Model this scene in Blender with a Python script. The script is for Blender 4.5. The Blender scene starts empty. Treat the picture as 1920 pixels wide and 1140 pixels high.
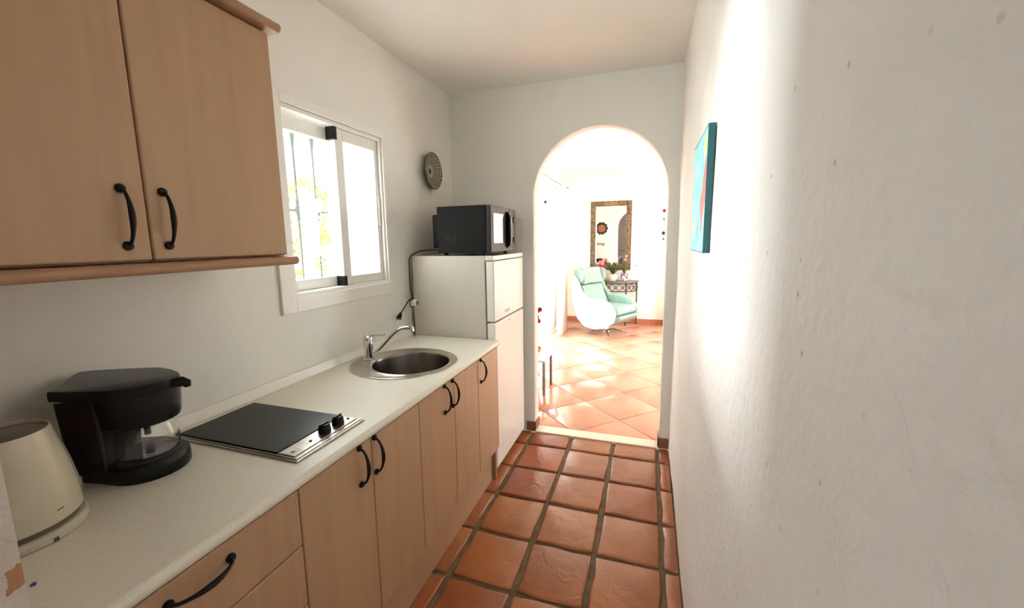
import bpy, bmesh, math, random
from mathutils import Vector, Matrix, noise
random.seed(7)
C = bpy.context.scene.collection
S = bpy.context.scene

# ------------------------------------------------------------------ camera
CX, CY, CZ = 1.4269, -0.083, 1.4649
YAW, PITCH, ROLL, FPX, PPX, PPY = 0.32713, -0.14294, -0.015818, 773.17, 952.58, 562.15
cam = bpy.data.cameras.new('camera'); camo = bpy.data.objects.new('camera', cam); C.objects.link(camo)
R0 = Matrix(((1, 0, 0), (0, 0, -1), (0, 1, 0)))
Rm = Matrix.Rotation(YAW, 3, 'Z') @ Matrix.Rotation(PITCH, 3, 'X') @ R0 @ Matrix.Rotation(ROLL, 3, 'Z')
camo.matrix_world = Matrix.Translation((CX, CY, CZ)) @ Rm.to_4x4()
cam.sensor_fit = 'HORIZONTAL'; cam.sensor_width = 36.0; cam.lens = FPX * 36.0 / 1920
cam.shift_x = -(PPX - 960) / 1920; cam.shift_y = (PPY - 570) / 1920
cam.clip_start = 0.02; cam.clip_end = 200
S.camera = camo

# ------------------------------------------------------------------ world, sun, portals, exposure
w = bpy.data.worlds.new('sky'); S.world = w; w.use_nodes = True
bg = w.node_tree.nodes['Background']
bg.inputs[0].default_value = (0.90, 0.955, 1.0, 1); bg.inputs[1].default_value = 11.0
def lamp(name, kind, loc, direction, **kw):
    l = bpy.data.lights.new(name, kind); o = bpy.data.objects.new(name, l); C.objects.link(o)
    o.location = loc; o.rotation_euler = Vector(direction).to_track_quat('-Z', 'Y').to_euler()
    for k, v in kw.items(): setattr(l, k, v)
    return o
lamp('sun', 'SUN', (0, 0, 12), (-0.64, -0.34, -0.69), energy=25.0, angle=math.radians(0.6), color=(1, .98, .95))
lamp('added_window_daylight', 'AREA', (-4.5, 2.75, 1.84), (1, 0, 0), shape='RECTANGLE', size=1.5, size_y=1.09, energy=860, color=(.97, .985, 1.0))  # lamp added outside the window to throw the daylight patch on the right wall
def portal(name, loc, direction, sx, sy):
    o = lamp(name, 'AREA', loc, direction, shape='RECTANGLE', size=sx, size_y=sy)
    o.data.cycles.is_portal = True
    return o
portal('portal_kitchen_window', (-0.27, 1.615, 1.635), (1, 0, 0), 0.80, 0.67)
portal('portal_living_door', (-0.27, 5.35, 1.12), (1, 0, 0), 2.2, 2.1)
portal('portal_living_side', (3.77, 5.7, 1.15), (-1, 0, 0), 1.2, 2.1)
portal('portal_rear', (0.6, -3.57, 1.6), (0, 1, 0), 1.2, .9)
S.view_settings.view_transform = 'Standard'; S.view_settings.look = 'None'
S.view_settings.exposure = 0.36; S.view_settings.gamma = 1.0; S.view_settings.use_curve_mapping = False
S.cycles.max_bounces = 14; S.cycles.diffuse_bounces = 8; S.cycles.glossy_bounces = 6
S.cycles.transmission_bounces = 8; S.cycles.transparent_max_bounces = 12
S.cycles.sample_clamp_indirect = 12.0
S.cycles.use_denoising = True

# ------------------------------------------------------------------ materials
def lin(c):
    return tuple(((v / 255) / 12.92 if v / 255 <= .04045 else ((v / 255 + .055) / 1.055) ** 2.4) for v in c) + (1,)
def mat(name, rgb, rough=.5, metal=0, spec=.5, **kw):
    m = bpy.data.materials.new(name); m.use_nodes = True
    nt = m.node_tree; b = nt.nodes['Principled BSDF']
    b.inputs['Base Color'].default_value = lin(rgb); b.inputs['Roughness'].default_value = rough
    b.inputs['Metallic'].default_value = metal; b.inputs['Specular IOR Level'].default_value = spec
    for k, v in kw.items(): b.inputs[k].default_value = v
    return m
def N(m, t, **kw):
    n = m.node_tree.nodes.new(t)
    for k, v in kw.items():
        if k in n.inputs.keys(): n.inputs[k].default_value = v
        else: setattr(n, k, v)
    return n
def L(m, a, b): m.node_tree.links.new(a, b)
def bsdf(m): return m.node_tree.nodes['Principled BSDF']
def add_noise(m, c1, c2, scale=(4, 4, 4), detail=5, nscale=1.0, bump=0, bdist=.002, lo=.35, hi=.65, fine=None, coord='Object'):
    tc = N(m, 'ShaderNodeTexCoord'); mp = N(m, 'ShaderNodeMapping'); mp.inputs['Scale'].default_value = scale
    L(m, tc.outputs[coord], mp.inputs[0])
    n = N(m, 'ShaderNodeTexNoise'); n.inputs['Scale'].default_value = nscale; n.inputs['Detail'].default_value = detail
    L(m, mp.outputs[0], n.inputs['Vector'])
    r = N(m, 'ShaderNodeValToRGB'); r.color_ramp.elements[0].position = lo; r.color_ramp.elements[1].position = hi
    r.color_ramp.elements[0].color = lin(c1); r.color_ramp.elements[1].color = lin(c2)
    L(m, n.outputs[0], r.inputs[0]); L(m, r.outputs[0], bsdf(m).inputs['Base Color'])
    if bump:
        bp = N(m, 'ShaderNodeBump'); bp.inputs['Strength'].default_value = bump; bp.inputs['Distance'].default_value = bdist
        src = n.outputs[0]
        if fine:
            n2 = N(m, 'ShaderNodeTexNoise'); n2.inputs['Scale'].default_value = fine; n2.inputs['Detail'].default_value = 6
            L(m, tc.outputs[coord], n2.inputs['Vector'])
            ad = N(m, 'ShaderNodeMath', operation='ADD'); L(m, n.outputs[0], ad.inputs[0]); L(m, n2.outputs[0], ad.inputs[1]); src = ad.outputs[0]
        L(m, src, bp.inputs['Height']); L(m, bp.outputs[0], bsdf(m).inputs['Normal'])
    return n, r

M = {}
M['plaster'] = mat('plaster', (226, 224, 219), .85, spec=.25)
add_noise(M['plaster'], (226, 225, 219), (232, 231, 226), (1.5,) * 3, bump=.35, bdist=.004, fine=28)
# rough plaster of the right wall: bumps, pits
mr = M['plaster_rough'] = mat('plaster_rough', (228, 225, 219), .62, spec=.4)
_, rr_ = add_noise(mr, (221, 217, 211), (233, 232, 230), (1.2,) * 3, bump=.75, bdist=.007, fine=38, lo=.3, hi=.55)
tc = N(mr, 'ShaderNodeTexCoord'); vo = N(mr, 'ShaderNodeTexVoronoi'); vo.inputs['Scale'].default_value = 17.0
vo.inputs['Randomness'].default_value = 1
nz = N(mr, 'ShaderNodeTexNoise'); nz.inputs['Scale'].default_value = 3.0
L(mr, tc.outputs['Object'], vo.inputs['Vector']); L(mr, tc.outputs['Object'], nz.inputs['Vector'])
pr = N(mr, 'ShaderNodeValToRGB'); pr.color_ramp.elements[0].position = .03; pr.color_ramp.elements[1].position = .085
L(mr, vo.outputs['Distance'], pr.inputs[0])
gr = N(mr, 'ShaderNodeValToRGB'); gr.color_ramp.elements[0].position = .42; gr.color_ramp.elements[1].position = .48
L(mr, nz.outputs[0], gr.inputs[0])
iv = N(mr, 'ShaderNodeMath', operation='SUBTRACT'); iv.inputs[0].default_value = 1.0; L(mr, pr.outputs[0], iv.inputs[1])
mu = N(mr, 'ShaderNodeMath', operation='MULTIPLY'); L(mr, iv.outputs[0], mu.inputs[0]); L(mr, gr.outputs[0], mu.inputs[1])
mx = N(mr, 'ShaderNodeMix', data_type='RGBA'); mx.inputs['B'].default_value = lin((170, 160, 146)) if 'B' in mx.inputs else mx.inputs[7].default_value
mx.inputs[7].default_value = lin((176, 166, 152))
mh = N(mr, 'ShaderNodeMath', operation='MULTIPLY'); mh.inputs[1].default_value = .8; L(mr, mu.outputs[0], mh.inputs[0])
L(mr, mh.outputs[0], mx.inputs[0]); L(mr, rr_.outputs[0], mx.inputs[6]); L(mr, mx.outputs[2], bsdf(mr).inputs['Base Color'])
me_ = M['plaster_end'] = mat('plaster_end', (206, 198, 190), .85, spec=.2)
_, ra_ = add_noise(me_, (196, 186, 178), (212, 205, 198), (3,) * 3, bump=.8, bdist=.006, fine=60)
tc = N(me_, 'ShaderNodeTexCoord'); sp_ = N(me_, 'ShaderNodeSeparateXYZ'); L(me_, tc.outputs['Object'], sp_.inputs[0])
nn_ = N(me_, 'ShaderNodeTexNoise'); nn_.inputs['Scale'].default_value = 60; nn_.inputs['Detail'].default_value = 5; L(me_, tc.outputs['Object'], nn_.inputs['Vector'])
def mm_(op, a, b):
    n = N(me_, 'ShaderNodeMath', operation=op)
    for i, v in enumerate((a, b)):
        if isinstance(v, (int, float)): n.inputs[i].default_value = v
        else: L(me_, v, n.inputs[i])
    return n.outputs[0]
dy_ = mm_('ABSOLUTE', mm_('DIVIDE', mm_('SUBTRACT', sp_.outputs[1], .152), .012), 0); dz_ = mm_('ABSOLUTE', mm_('DIVIDE', mm_('SUBTRACT', sp_.outputs[2], 1.066), .017), 0)
bl_ = mm_('LESS_THAN', mm_('ADD', mm_('MAXIMUM', dy_, dz_), mm_('MULTIPLY', nn_.outputs[0], 1.2)), 1.45)
xx_ = N(me_, 'ShaderNodeMix', data_type='RGBA'); L(me_, bl_, xx_.inputs[0]); L(me_, ra_.outputs[0], xx_.inputs[6]); xx_.inputs[7].default_value = lin((176, 128, 100))
L(me_, xx_.outputs[2], bsdf(me_).inputs['Base Color'])
M['plaster_living'] = mat('plaster_living', (243, 240, 232), .8, spec=.3)
M['beech'] = mat('beech', (196, 152, 116), .42, spec=.45)
n_, r_ = add_noise(M['beech'], (174, 140, 109), (185, 150, 117), (34, 34, 1.6), nscale=1.0, detail=5, lo=.25, hi=.75, bump=.06, bdist=.0006)
M['beech_edge'] = mat('beech_edge', (186, 134, 98), .4)
add_noise(M['beech_edge'], (158, 118, 88), (174, 135, 104), (30, 3, 30), lo=.3, hi=.7)
M['laminate'] = mat('laminate', (216, 214, 203), .38, spec=.5)
add_noise(M['laminate'], (222, 218, 204), (227, 224, 211), (150,) * 3, detail=2, lo=.4, hi=.6)
M['white_lam'] = mat('white_laminate', (236, 234, 226), .3)
M['black_iron'] = mat('black_iron', (10, 10, 10), .42, metal=.0, spec=.3)
M['black_plastic'] = mat('black_plastic', (12, 12, 12), .3, spec=.3)
M['black_gloss'] = mat('black_gloss', (8, 8, 9), .25, spec=.3)
M['dark_grey'] = mat('dark_grey_plastic', (52, 51, 50), .4)
M['tank'] = mat('smoked_tank', (34, 22, 24), .22, spec=.35)
M['steel'] = mat('brushed_steel', (196, 190, 182), .28, metal=1)
add_noise(M['steel'], (176, 170, 160), (206, 200, 192), (8, 60, 8), lo=.3, hi=.7)
M['chrome'] = mat('chrome', (215, 215, 215), .1, metal=1)
M['bowl_steel'] = mat('bowl_steel', (120, 115, 108), .24, metal=1)
M['hob_glass'] = mat('hob_glass', (20, 21, 21), .38, spec=.3)
add_noise(M['hob_glass'], (18, 20, 19), (25, 27, 26), (120,) * 3, detail=2)
M['red'] = mat('red_mark', (150, 30, 26), .4)
M['cream'] = mat('cream_plastic', (216, 206, 182), .3)
add_noise(M['cream'], (192, 184, 162), (200, 192, 172), (10,) * 3)
M['cream_dark'] = mat('kettle_brown', (88, 74, 58), .3)
M['grey_band'] = mat('grey_band', (96, 88, 80), .5)
M['pvc'] = mat('white_aluminium', (232, 230, 226), .35)
M['fridge_side'] = mat('fridge_side', (214, 209, 196), .38)
add_noise(M['fridge_side'], (196, 192, 180), (203, 199, 188), (3,) * 3)
M['fridge_door'] = mat('fridge_door', (232, 230, 225), .22)
M['seal'] = mat('seal_grey', (120, 116, 110), .6)
M['badge'] = mat('badge_grey', (140, 140, 138), .3, metal=.6)
M['microwave_body'] = mat('microwave_body', (11, 12, 12), .55, spec=.15)
M['micro_face'] = mat('microwave_face', (40, 40, 42), .45, spec=.3)
M['micro_glass'] = mat('microwave_glass', (170, 172, 175), .12, metal=.9)
M['tilegrout'] = mat('grout', (128, 106, 82), .9)
add_noise(M['tilegrout'], (98, 82, 60), (122, 102, 78), (20,) * 3)
M['marble'] = mat('marble_threshold', (232, 226, 208), .35)
M['baseboard'] = mat('terracotta_baseboard', (138, 96, 70), .5)
M['base_living'] = mat('terracotta_skirting', (176, 112, 84), .45)

def tile_mat(name, cols, rough, bump, stain=(120, 66, 40)):
    m = mat(name, (176, 108, 72), rough, spec=.5)
    oi = N(m, 'ShaderNodeObjectInfo'); cr = N(m, 'ShaderNodeValToRGB')
    els = cr.color_ramp.elements
    while len(els) < len(cols): els.new(.5)
    for i, c in enumerate(cols): els[i].position = i / (len(cols) - 1); els[i].color = lin(c)
    L(m, oi.outputs['Random'], cr.inputs[0])
    tc = N(m, 'ShaderNodeTexCoord'); ad = N(m, 'ShaderNodeVectorMath', operation='ADD')
    ml = N(m, 'ShaderNodeVectorMath', operation='SCALE'); ml.inputs['Scale'].default_value = 37.0
    cb = N(m, 'ShaderNodeCombineXYZ'); [L(m, oi.outputs['Random'], cb.inputs[i]) for i in range(3)]
    L(m, cb.outputs[0], ml.inputs[0]); L(m, tc.outputs['Object'], ad.inputs[0]); L(m, ml.outputs[0], ad.inputs[1])
    n = N(m, 'ShaderNodeTexNoise'); n.inputs['Scale'].default_value = 5; n.inputs['Detail'].default_value = 6; n.inputs['Distortion'].default_value = .6
    L(m, ad.outputs[0], n.inputs['Vector'])
    rp = N(m, 'ShaderNodeValToRGB'); rp.color_ramp.elements[0].position = .35; rp.color_ramp.elements[1].position = .7
    L(m, n.outputs[0], rp.inputs[0])
    mx = N(m, 'ShaderNodeMix', data_type='RGBA'); L(m, rp.outputs[0], mx.inputs[0]); L(m, cr.outputs[0], mx.inputs[6]); mx.inputs[7].default_value = lin(stain)
    m2 = N(m, 'ShaderNodeMath', operation='MULTIPLY'); m2.inputs[1].default_value = .45; L(m, rp.outputs[0], m2.inputs[0]); L(m, m2.outputs[0], mx.inputs[0])
    L(m, mx.outputs[2], bsdf(m).inputs['Base Color'])
    bp = N(m, 'ShaderNodeBump'); bp.inputs['Strength'].default_value = bump; bp.inputs['Distance'].default_value = .006
    n2 = N(m, 'ShaderNodeTexNoise'); n2.inputs['Scale'].default_value = 9; n2.inputs['Detail'].default_value = 5; n2.inputs['Distortion'].default_value = 1.2
    L(m, ad.outputs[0], n2.inputs['Vector']); L(m, n2.outputs[0], bp.inputs['Height']); L(m, bp.outputs[0], bsdf(m).inputs['Normal'])
    return m
M['tile_k'] = tile_mat('handmade_terracotta', [(158, 82, 48), (176, 112, 68), (146, 72, 46), (178, 116, 72), (152, 86, 54), (168, 94, 54)], .3, .8, (112, 60, 34))
M['tile_l'] = tile_mat('glazed_terracotta', [(206, 150, 126), (212, 158, 132), (198, 142, 118)], .18, .08, (186, 124, 102))
M['glass'] = mat('clear_glass', (255, 255, 255), 0.0, **{'Transmission Weight': 1.0}); bsdf(M['glass']).inputs['IOR'].default_value = 1.45
def arch_glass(name, tint, frosted=0):
    m = bpy.data.materials.new(name); m.use_nodes = True; nt = m.node_tree; nt.nodes.clear()
    out = nt.nodes.new('ShaderNodeOutputMaterial'); mixs = nt.nodes.new('ShaderNodeMixShader')
    gl = nt.nodes.new('ShaderNodeBsdfGlossy'); gl.inputs['Roughness'].default_value = .02
    if frosted:
        t = nt.nodes.new('ShaderNodeMixShader'); t.inputs[0].default_value = frosted
        tr = nt.nodes.new('ShaderNodeBsdfTransparent'); tl = nt.nodes.new('ShaderNodeBsdfTranslucent')
        tr.inputs[0].default_value = tint; tl.inputs[0].default_value = tint
        nt.links.new(tr.outputs[0], t.inputs[1]); nt.links.new(tl.outputs[0], t.inputs[2])
    else:
        t = nt.nodes.new('ShaderNodeBsdfTransparent'); t.inputs[0].default_value = tint
    mixs.inputs[0].default_value = .05
    nt.links.new(t.outputs[0], mixs.inputs[1]); nt.links.new(gl.outputs[0], mixs.inputs[2]); nt.links.new(mixs.outputs[0], out.inputs[0])
    return m
M['pane'] = arch_glass('window_glass', (.96, .98, .97, 1))
M['frost'] = arch_glass('frosted_glass', (.97, .98, .97, 1), .3)
M['sheer'] = arch_glass('sheer_curtain', (.98, .97, .94, 1), .75)
M['curtain'] = mat('white_curtain', (246, 245, 240), .8, spec=.1)
M['leather'] = mat('mint_leather', (170, 206, 198), .42)
add_noise(M['leather'], (136, 166, 160), (148, 179, 172), (12,) * 3, bump=.15, bdist=.003)
M['leather_shell'] = mat('pale_shell', (226, 238, 234), .45)
M['table_iron'] = mat('dark_iron', (58, 56, 58), .4, metal=.5)
M['table_top'] = mat('slate_top', (96, 96, 98), .35)
M['bronze'] = mat('aged_bronze_frame', (110, 94, 74), .55, metal=.3)
add_noise(M['bronze'], (52, 42, 32), (128, 110, 84), (22,) * 3, bump=.8, bdist=.006, lo=.3, hi=.6)
M['bronze_lt'] = mat('pale_bronze', (150, 122, 90), .5, metal=.2)
add_noise(M['bronze_lt'], (92, 72, 50), (150, 122, 88), (30,) * 3, bump=.6, bdist=.005)
M['mirror'] = mat('mirror_glass', (240, 240, 240), .0, metal=1)
M['leaf'] = mat('green_leaf', (70, 82, 34), .5)
add_noise(M['leaf'], (42, 58, 20), (98, 104, 44), (14,) * 3)
M['pot'] = mat('pale_pot', (216, 208, 194), .5)
M['pot2'] = mat('patterned_pot', (220, 200, 208), .4)
add_noise(M['pot2'], (96, 72, 92), (236, 224, 228), (26,) * 3, lo=.45, hi=.55)
M['pink'] = mat('pink_petal', (232, 132, 140), .5)
M['redpetal'] = mat('red_petal', (168, 28, 44), .5)
M['orange'] = mat('orange_ceramic', (204, 132, 78), .4)
M['silver'] = mat('silver_leg', (150, 146, 142), .3, metal=.8)
M['grille_iron'] = mat('grille_iron', (84, 90, 86), .7, spec=.1)  # iron colour lightened to carry the bloom that fades the bars
M['fabric_black'] = mat('black_fabric', (16, 15, 18), .8)
M['copper'] = mat('copper_glass', (150, 92, 66), .35, metal=.4)
M['outdoor_wall'] = mat('bounce_wall_white', (240, 238, 230), .8)
M['paving'] = mat('pale_paving', (214, 206, 190), .8)
add_noise(M['paving'], (204, 196, 180), (222, 214, 198), (2,) * 3)
M['foliage'] = mat('sunlit_foliage', (150, 176, 70), .6)
add_noise(M['foliage'], (70, 98, 22), (120, 140, 30), (5,) * 3)
M['wood_stem'] = mat('stem', (92, 76, 52), .8)
M['green_bead'] = mat('green_bead', (92, 150, 84), .4)
M['ceil_emit'] = mat('lamp_disc', (255, 246, 230), .5)
bsdf(M['ceil_emit']).inputs['Emission Color'].default_value = (1, .95, .86, 1); bsdf(M['ceil_emit']).inputs['Emission Strength'].default_value = 30

# painted plate: rings and petals by angle
mp_ = M['plate'] = mat('painted_ceramic', (200, 194, 178), .25)
tc = N(mp_, 'ShaderNodeTexCoord'); sx = N(mp_, 'ShaderNodeSeparateXYZ'); L(mp_, tc.outputs['Object'], sx.inputs[0])
def mth(m, op, a, b=None):
    n = N(m, 'ShaderNodeMath', operation=op)
    for i, v in enumerate((a, b)):
        if v is None: continue
        if isinstance(v, (int, float)): n.inputs[i].default_value = v
        else: L(m, v, n.inputs[i])
    return n.outputs[0]
rad = mth(mp_, 'SQRT', mth(mp_, 'ADD', mth(mp_, 'MULTIPLY', sx.outputs[1], sx.outputs[1]), mth(mp_, 'MULTIPLY', sx.outputs[2], sx.outputs[2])))
ang = mth(mp_, 'ARCTAN2', sx.outputs[2], sx.outputs[1])
pet = mth(mp_, 'SINE', mth(mp_, 'ADD', mth(mp_, 'MULTIPLY', ang, 12), mth(mp_, 'MULTIPLY', rad, 260)))
pet2 = mth(mp_, 'SINE', mth(mp_, 'SUBTRACT', mth(mp_, 'MULTIPLY', ang, 16), mth(mp_, 'MULTIPLY', rad, 180)))
pat = mth(mp_, 'GREATER_THAN', mth(mp_, 'MULTIPLY', pet, pet2), .05)
ring = mth(mp_, 'LESS_THAN', mth(mp_, 'ABSOLUTE', mth(mp_, 'SUBTRACT', rad, .036)), .006)
hub = mth(mp_, 'LESS_THAN', rad, .018)
notring = mth(mp_, 'SUBTRACT', 1, ring)
f_ = mth(mp_, 'MAXIMUM', mth(mp_, 'MULTIPLY', mth(mp_, 'MULTIPLY', pat, notring), mth(mp_, 'GREATER_THAN', rad, .042)), hub)
mx = N(mp_, 'ShaderNodeMix', data_type='RGBA'); L(mp_, f_, mx.inputs[0]); mx.inputs[6].default_value = lin((168, 162, 142)); mx.inputs[7].default_value = lin((54, 52, 44))
L(mp_, mx.outputs[2], bsdf(mp_).inputs['Base Color'])
M['plate_rim'] = mat('plate_rim', (60, 42, 38), .3)

# abstract painting of the canvas front (flat paint)
ma = M['art'] = mat('painted_canvas', (70, 190, 205), .45)
tc = N(ma, 'ShaderNodeTexCoord'); mpn = N(ma, 'ShaderNodeMapping'); L(ma, tc.outputs['Object'], mpn.inputs[0])
nz = N(ma, 'ShaderNodeTexNoise'); nz.inputs['Scale'].default_value = 7; nz.inputs['Detail'].default_value = 7; nz.inputs['Distortion'].default_value = 1.5
L(ma, mpn.outputs[0], nz.inputs['Vector'])
rp = N(ma, 'ShaderNodeValToRGB'); e = rp.color_ramp.elements
e[0].position = .3; e[0].color = lin((38, 116, 176)); e[1].position = .75; e[1].color = lin((170, 232, 228))
x = e.new(.42); x.color = lin((62, 190, 208)); x = e.new(.58); x.color = lin((96, 214, 218))
L(ma, nz.outputs[0], rp.inputs[0])
sx = N(ma, 'ShaderNodeSeparateXYZ'); L(ma, tc.outputs['Object'], sx.inputs[0])
def blob(y0, z0, ry, rz, sk=0, nzs=.5):
    dy = mth(ma, 'SUBTRACT', sx.outputs[1], y0); dz = mth(ma, 'SUBTRACT', sx.outputs[2], z0)
    dy = mth(ma, 'ADD', dy, mth(ma, 'MULTIPLY', dz, sk))
    a = mth(ma, 'POWER', mth(ma, 'ABSOLUTE', mth(ma, 'DIVIDE', dy, ry)), 1.0); b = mth(ma, 'POWER', mth(ma, 'ABSOLUTE', mth(ma, 'DIVIDE', dz, rz)), 1.0)
    s = mth(ma, 'ADD', mth(ma, 'ADD', a, b), mth(ma, 'MULTIPLY', mth(ma, 'SUBTRACT', nz.outputs[0], .5), nzs))
    return mth(ma, 'LESS_THAN', s, 1.0)
col = rp.outputs[0]
for fac, c in ((blob(.05, -.02, .075, .13, .25, 1.6), (196, 62, 54)), (blob(.06, .0, .03, .1, .4, 1.4), (150, 40, 48)), (blob(.05, .14, .05, .05, 0, 1.2), (224, 206, 110)), (blob(.3, -.1, .05, .05, 0, 1.5), (206, 214, 120))):
    mx = N(ma, 'ShaderNodeMix', data_type='RGBA'); L(ma, fac, mx.inputs[0]); L(ma, col, mx.inputs[6]); mx.inputs[7].default_value = lin(c); col = mx.outputs[2]
L(ma, col, bsdf(ma).inputs['Base Color'])
M['art_edge'] = mat('painted_edge', (32, 104, 112), .5)

# ------------------------------------------------------------------ geometry helpers
def new(): return bmesh.new()
def box(bm, x0, x1, y0, y1, z0, z1):
    v = [bm.verts.new(p) for p in ((x0, y0, z0), (x1, y0, z0), (x1, y1, z0), (x0, y1, z0), (x0, y0, z1), (x1, y0, z1), (x1, y1, z1), (x0, y1, z1))]
    for f in ((0, 3, 2, 1), (4, 5, 6, 7), (0, 1, 5, 4), (1, 2, 6, 5), (2, 3, 7, 6), (3, 0, 4, 7)): bm.faces.new([v[i] for i in f])
    return bm
def B(*a): return box(new(), *a)
def prism(bm, pts, vec):
    a = [bm.verts.new(p) for p in pts]; b = [bm.verts.new(Vector(p) + Vector(vec)) for p in pts]
    n = len(pts)
    f1 = bm.faces.new(a[::-1]); f2 = bm.faces.new(b)
    for i in range(n): bm.faces.new((a[i], a[(i + 1) % n], b[(i + 1) % n], b[i]))
    bmesh.ops.triangulate(bm, faces=[f for f in (f1, f2) if len(f.verts) > 4])
    bmesh.ops.recalc_face_normals(bm, faces=bm.faces)
    return bm
def loft(bm, rings, cap=True, closed=True):
    vs = [[bm.verts.new(p) for p in r] for r in rings]
    n = len(rings[0])
    for i in range(len(vs) - 1):
        for j in range(n if closed else n - 1):
            bm.faces.new((vs[i][j], vs[i][(j + 1) % n], vs[i + 1][(j + 1) % n], vs[i + 1][j]))
    if cap and closed:
        bm.faces.new(vs[0][::-1]); bm.faces.new(vs[-1])
    bmesh.ops.recalc_face_normals(bm, faces=bm.faces)
    return bm
def lathe(bm, prof, cx=0, cy=0, cz=0, n=32, axis='Z', cap=True):
    rings = []
    for r, h in prof:
        ring = []
        for k in range(n):
            a = 2 * math.pi * k / n; c, s = r * math.cos(a), r * math.sin(a)
            ring.append((cx + c, cy + s, cz + h) if axis == 'Z' else ((cx + h, cy + c, cz + s) if axis == 'X' else (cx + c, cy + h, cz + s)))
        rings.append(ring)
    return loft(bm, rings, cap)
def tube(bm, pts, rad, n=10, cap=True):
    pts = [Vector(p) for p in pts]; m = len(pts)
    rs = rad if isinstance(rad, (list, tuple)) else [rad] * m
    t0 = (pts[1] - pts[0]).normalized(); up = Vector((0, 0, 1)) if abs(t0.z) < .9 else Vector((1, 0, 0))
    u = t0.cross(up).normalized(); rings = []
    for i, p in enumerate(pts):
        t = (pts[min(i + 1, m - 1)] - pts[max(i - 1, 0)]).normalized()
        u = (u - t * u.dot(t)).normalized(); v = t.cross(u)
        rings.append([p + (u * math.cos(2 * math.pi * k / n) + v * math.sin(2 * math.pi * k / n)) * rs[i] for k in range(n)])
    return loft(bm, rings, cap)
def catmull(pts, k=6):
    pts = [Vector(p) for p in pts]; out = []
    P = [pts[0]] + pts + [pts[-1]]
    for i in range(1, len(P) - 2):
        for j in range(k):
            t = j / k; a, b, c, d = P[i - 1], P[i], P[i + 1], P[i + 2]
            out.append(.5 * ((2 * b) + (c - a) * t + (2 * a - 5 * b + 4 * c - d) * t * t + (3 * b - a - 3 * c + d) * t ** 3))
    out.append(pts[-1]); return out
def obj(name, bm, m, parent=None, bevel=0, seg=2, smooth=False, local=False, label=None, sub=0):
    off = Vector((0, 0, 0))
    if parent is not None and not local: off = parent.matrix_world.translation if parent.parent is None else Vector(parent['_o'])
    if off.length: bmesh.ops.translate(bm, verts=bm.verts, vec=-off)
    me = bpy.data.meshes.new(name); bm.normal_update(); bm.to_mesh(me); bm.free()
    o = bpy.data.objects.new(name, me); C.objects.link(o)
    me.materials.append(M[m] if isinstance(m, str) else m)
    if smooth:
        for p in me.polygons: p.use_smooth = True
    if bevel:
        b = o.modifiers.new('bevel', 'BEVEL'); b.width = bevel; b.segments = seg; b.limit_method = 'ANGLE'; b.angle_limit = math.radians(35)
        if not smooth:
            for p in me.polygons: p.use_smooth = True
        o.modifiers.new('wn', 'WEIGHTED_NORMAL')
    if sub:
        s = o.modifiers.new('sub', 'SUBSURF'); s.levels = s.render_levels = sub
    if smooth and not bevel and not sub:
        try: me.set_sharp_from_angle(angle=math.radians(40))
        except Exception: pass
    if parent is not None:
        o.parent = parent
        o['_o'] = tuple(off)
    if label: o['label'] = label
    return o
def centre(o, p):
    """move a top-level mesh's origin to p"""
    p = Vector(p); o.data.transform(Matrix.Translation(-p)); o.location = p
    bpy.context.view_layer.update(); return o
def thing(name, label, cat, loc=(0, 0, 0), rotz=0, group=None):
    o = bpy.data.objects.new(name, None); C.objects.link(o); o.empty_display_size = .05
    o.location = loc; o.rotation_euler = (0, 0, rotz); o['label'] = label; o['category'] = cat
    if group: o['group'] = group
    bpy.context.view_layer.update(); return o
def tag(o, label, cat, group=None):
    o['label'] = label; o['category'] = cat
    if group: o['group'] = group
    return o
def struct(name, bm, m, label=None, **kw):
    o = obj(name, bm, m, **kw); o['kind'] = 'structure'
    if label: o['label'] = label
    return o

XR, YA, H, HT = 1.606, 2.842, 2.532, 0.11     # right wall, arch wall face, ceiling, arch wall thickness
YB = YA + HT
YF, XF, XL = 7.30, 3.60, 0.0                   # living room far wall, right wall, left wall
JX, JY0, JY1 = 0.708, -0.04, 0.16              # front wall with the opening the camera stands in

# ------------------------------------------------------------------ structure
def yz_wall(bm, x0, x1, y0, y1, z0, z1, holes):
    ys = sorted({y0, y1, *[h[0] for h in holes], *[h[1] for h in holes]}); zs = sorted({z0, z1, *[h[2] for h in holes], *[h[3] for h in holes]})
    for i in range(len(ys) - 1):
        for j in range(len(zs) - 1):
            ym, zm = (ys[i] + ys[i + 1]) / 2, (zs[j] + zs[j + 1]) / 2
            if any(h[0] < ym < h[1] and h[2] < zm < h[3] for h in holes): continue
            box(bm, x0, x1, ys[i], ys[i + 1], zs[j], zs[j + 1])
    return bm
WIN = (1.275, 1.955, 1.235, 2.035)
struct('wall_left', yz_wall(new(), -.25, 0, JY1, YB + 0.0, 0, H, [WIN]), 'plaster', 'white kitchen wall with the window')
bm = yz_wall(new(), -.25, 0, YB, YF + .15, 0, H, [(4.3, 6.4, 0.06, 2.16)])
struct('wall_left', bm, 'plaster_living', 'bright living room wall behind the curtains')
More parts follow.
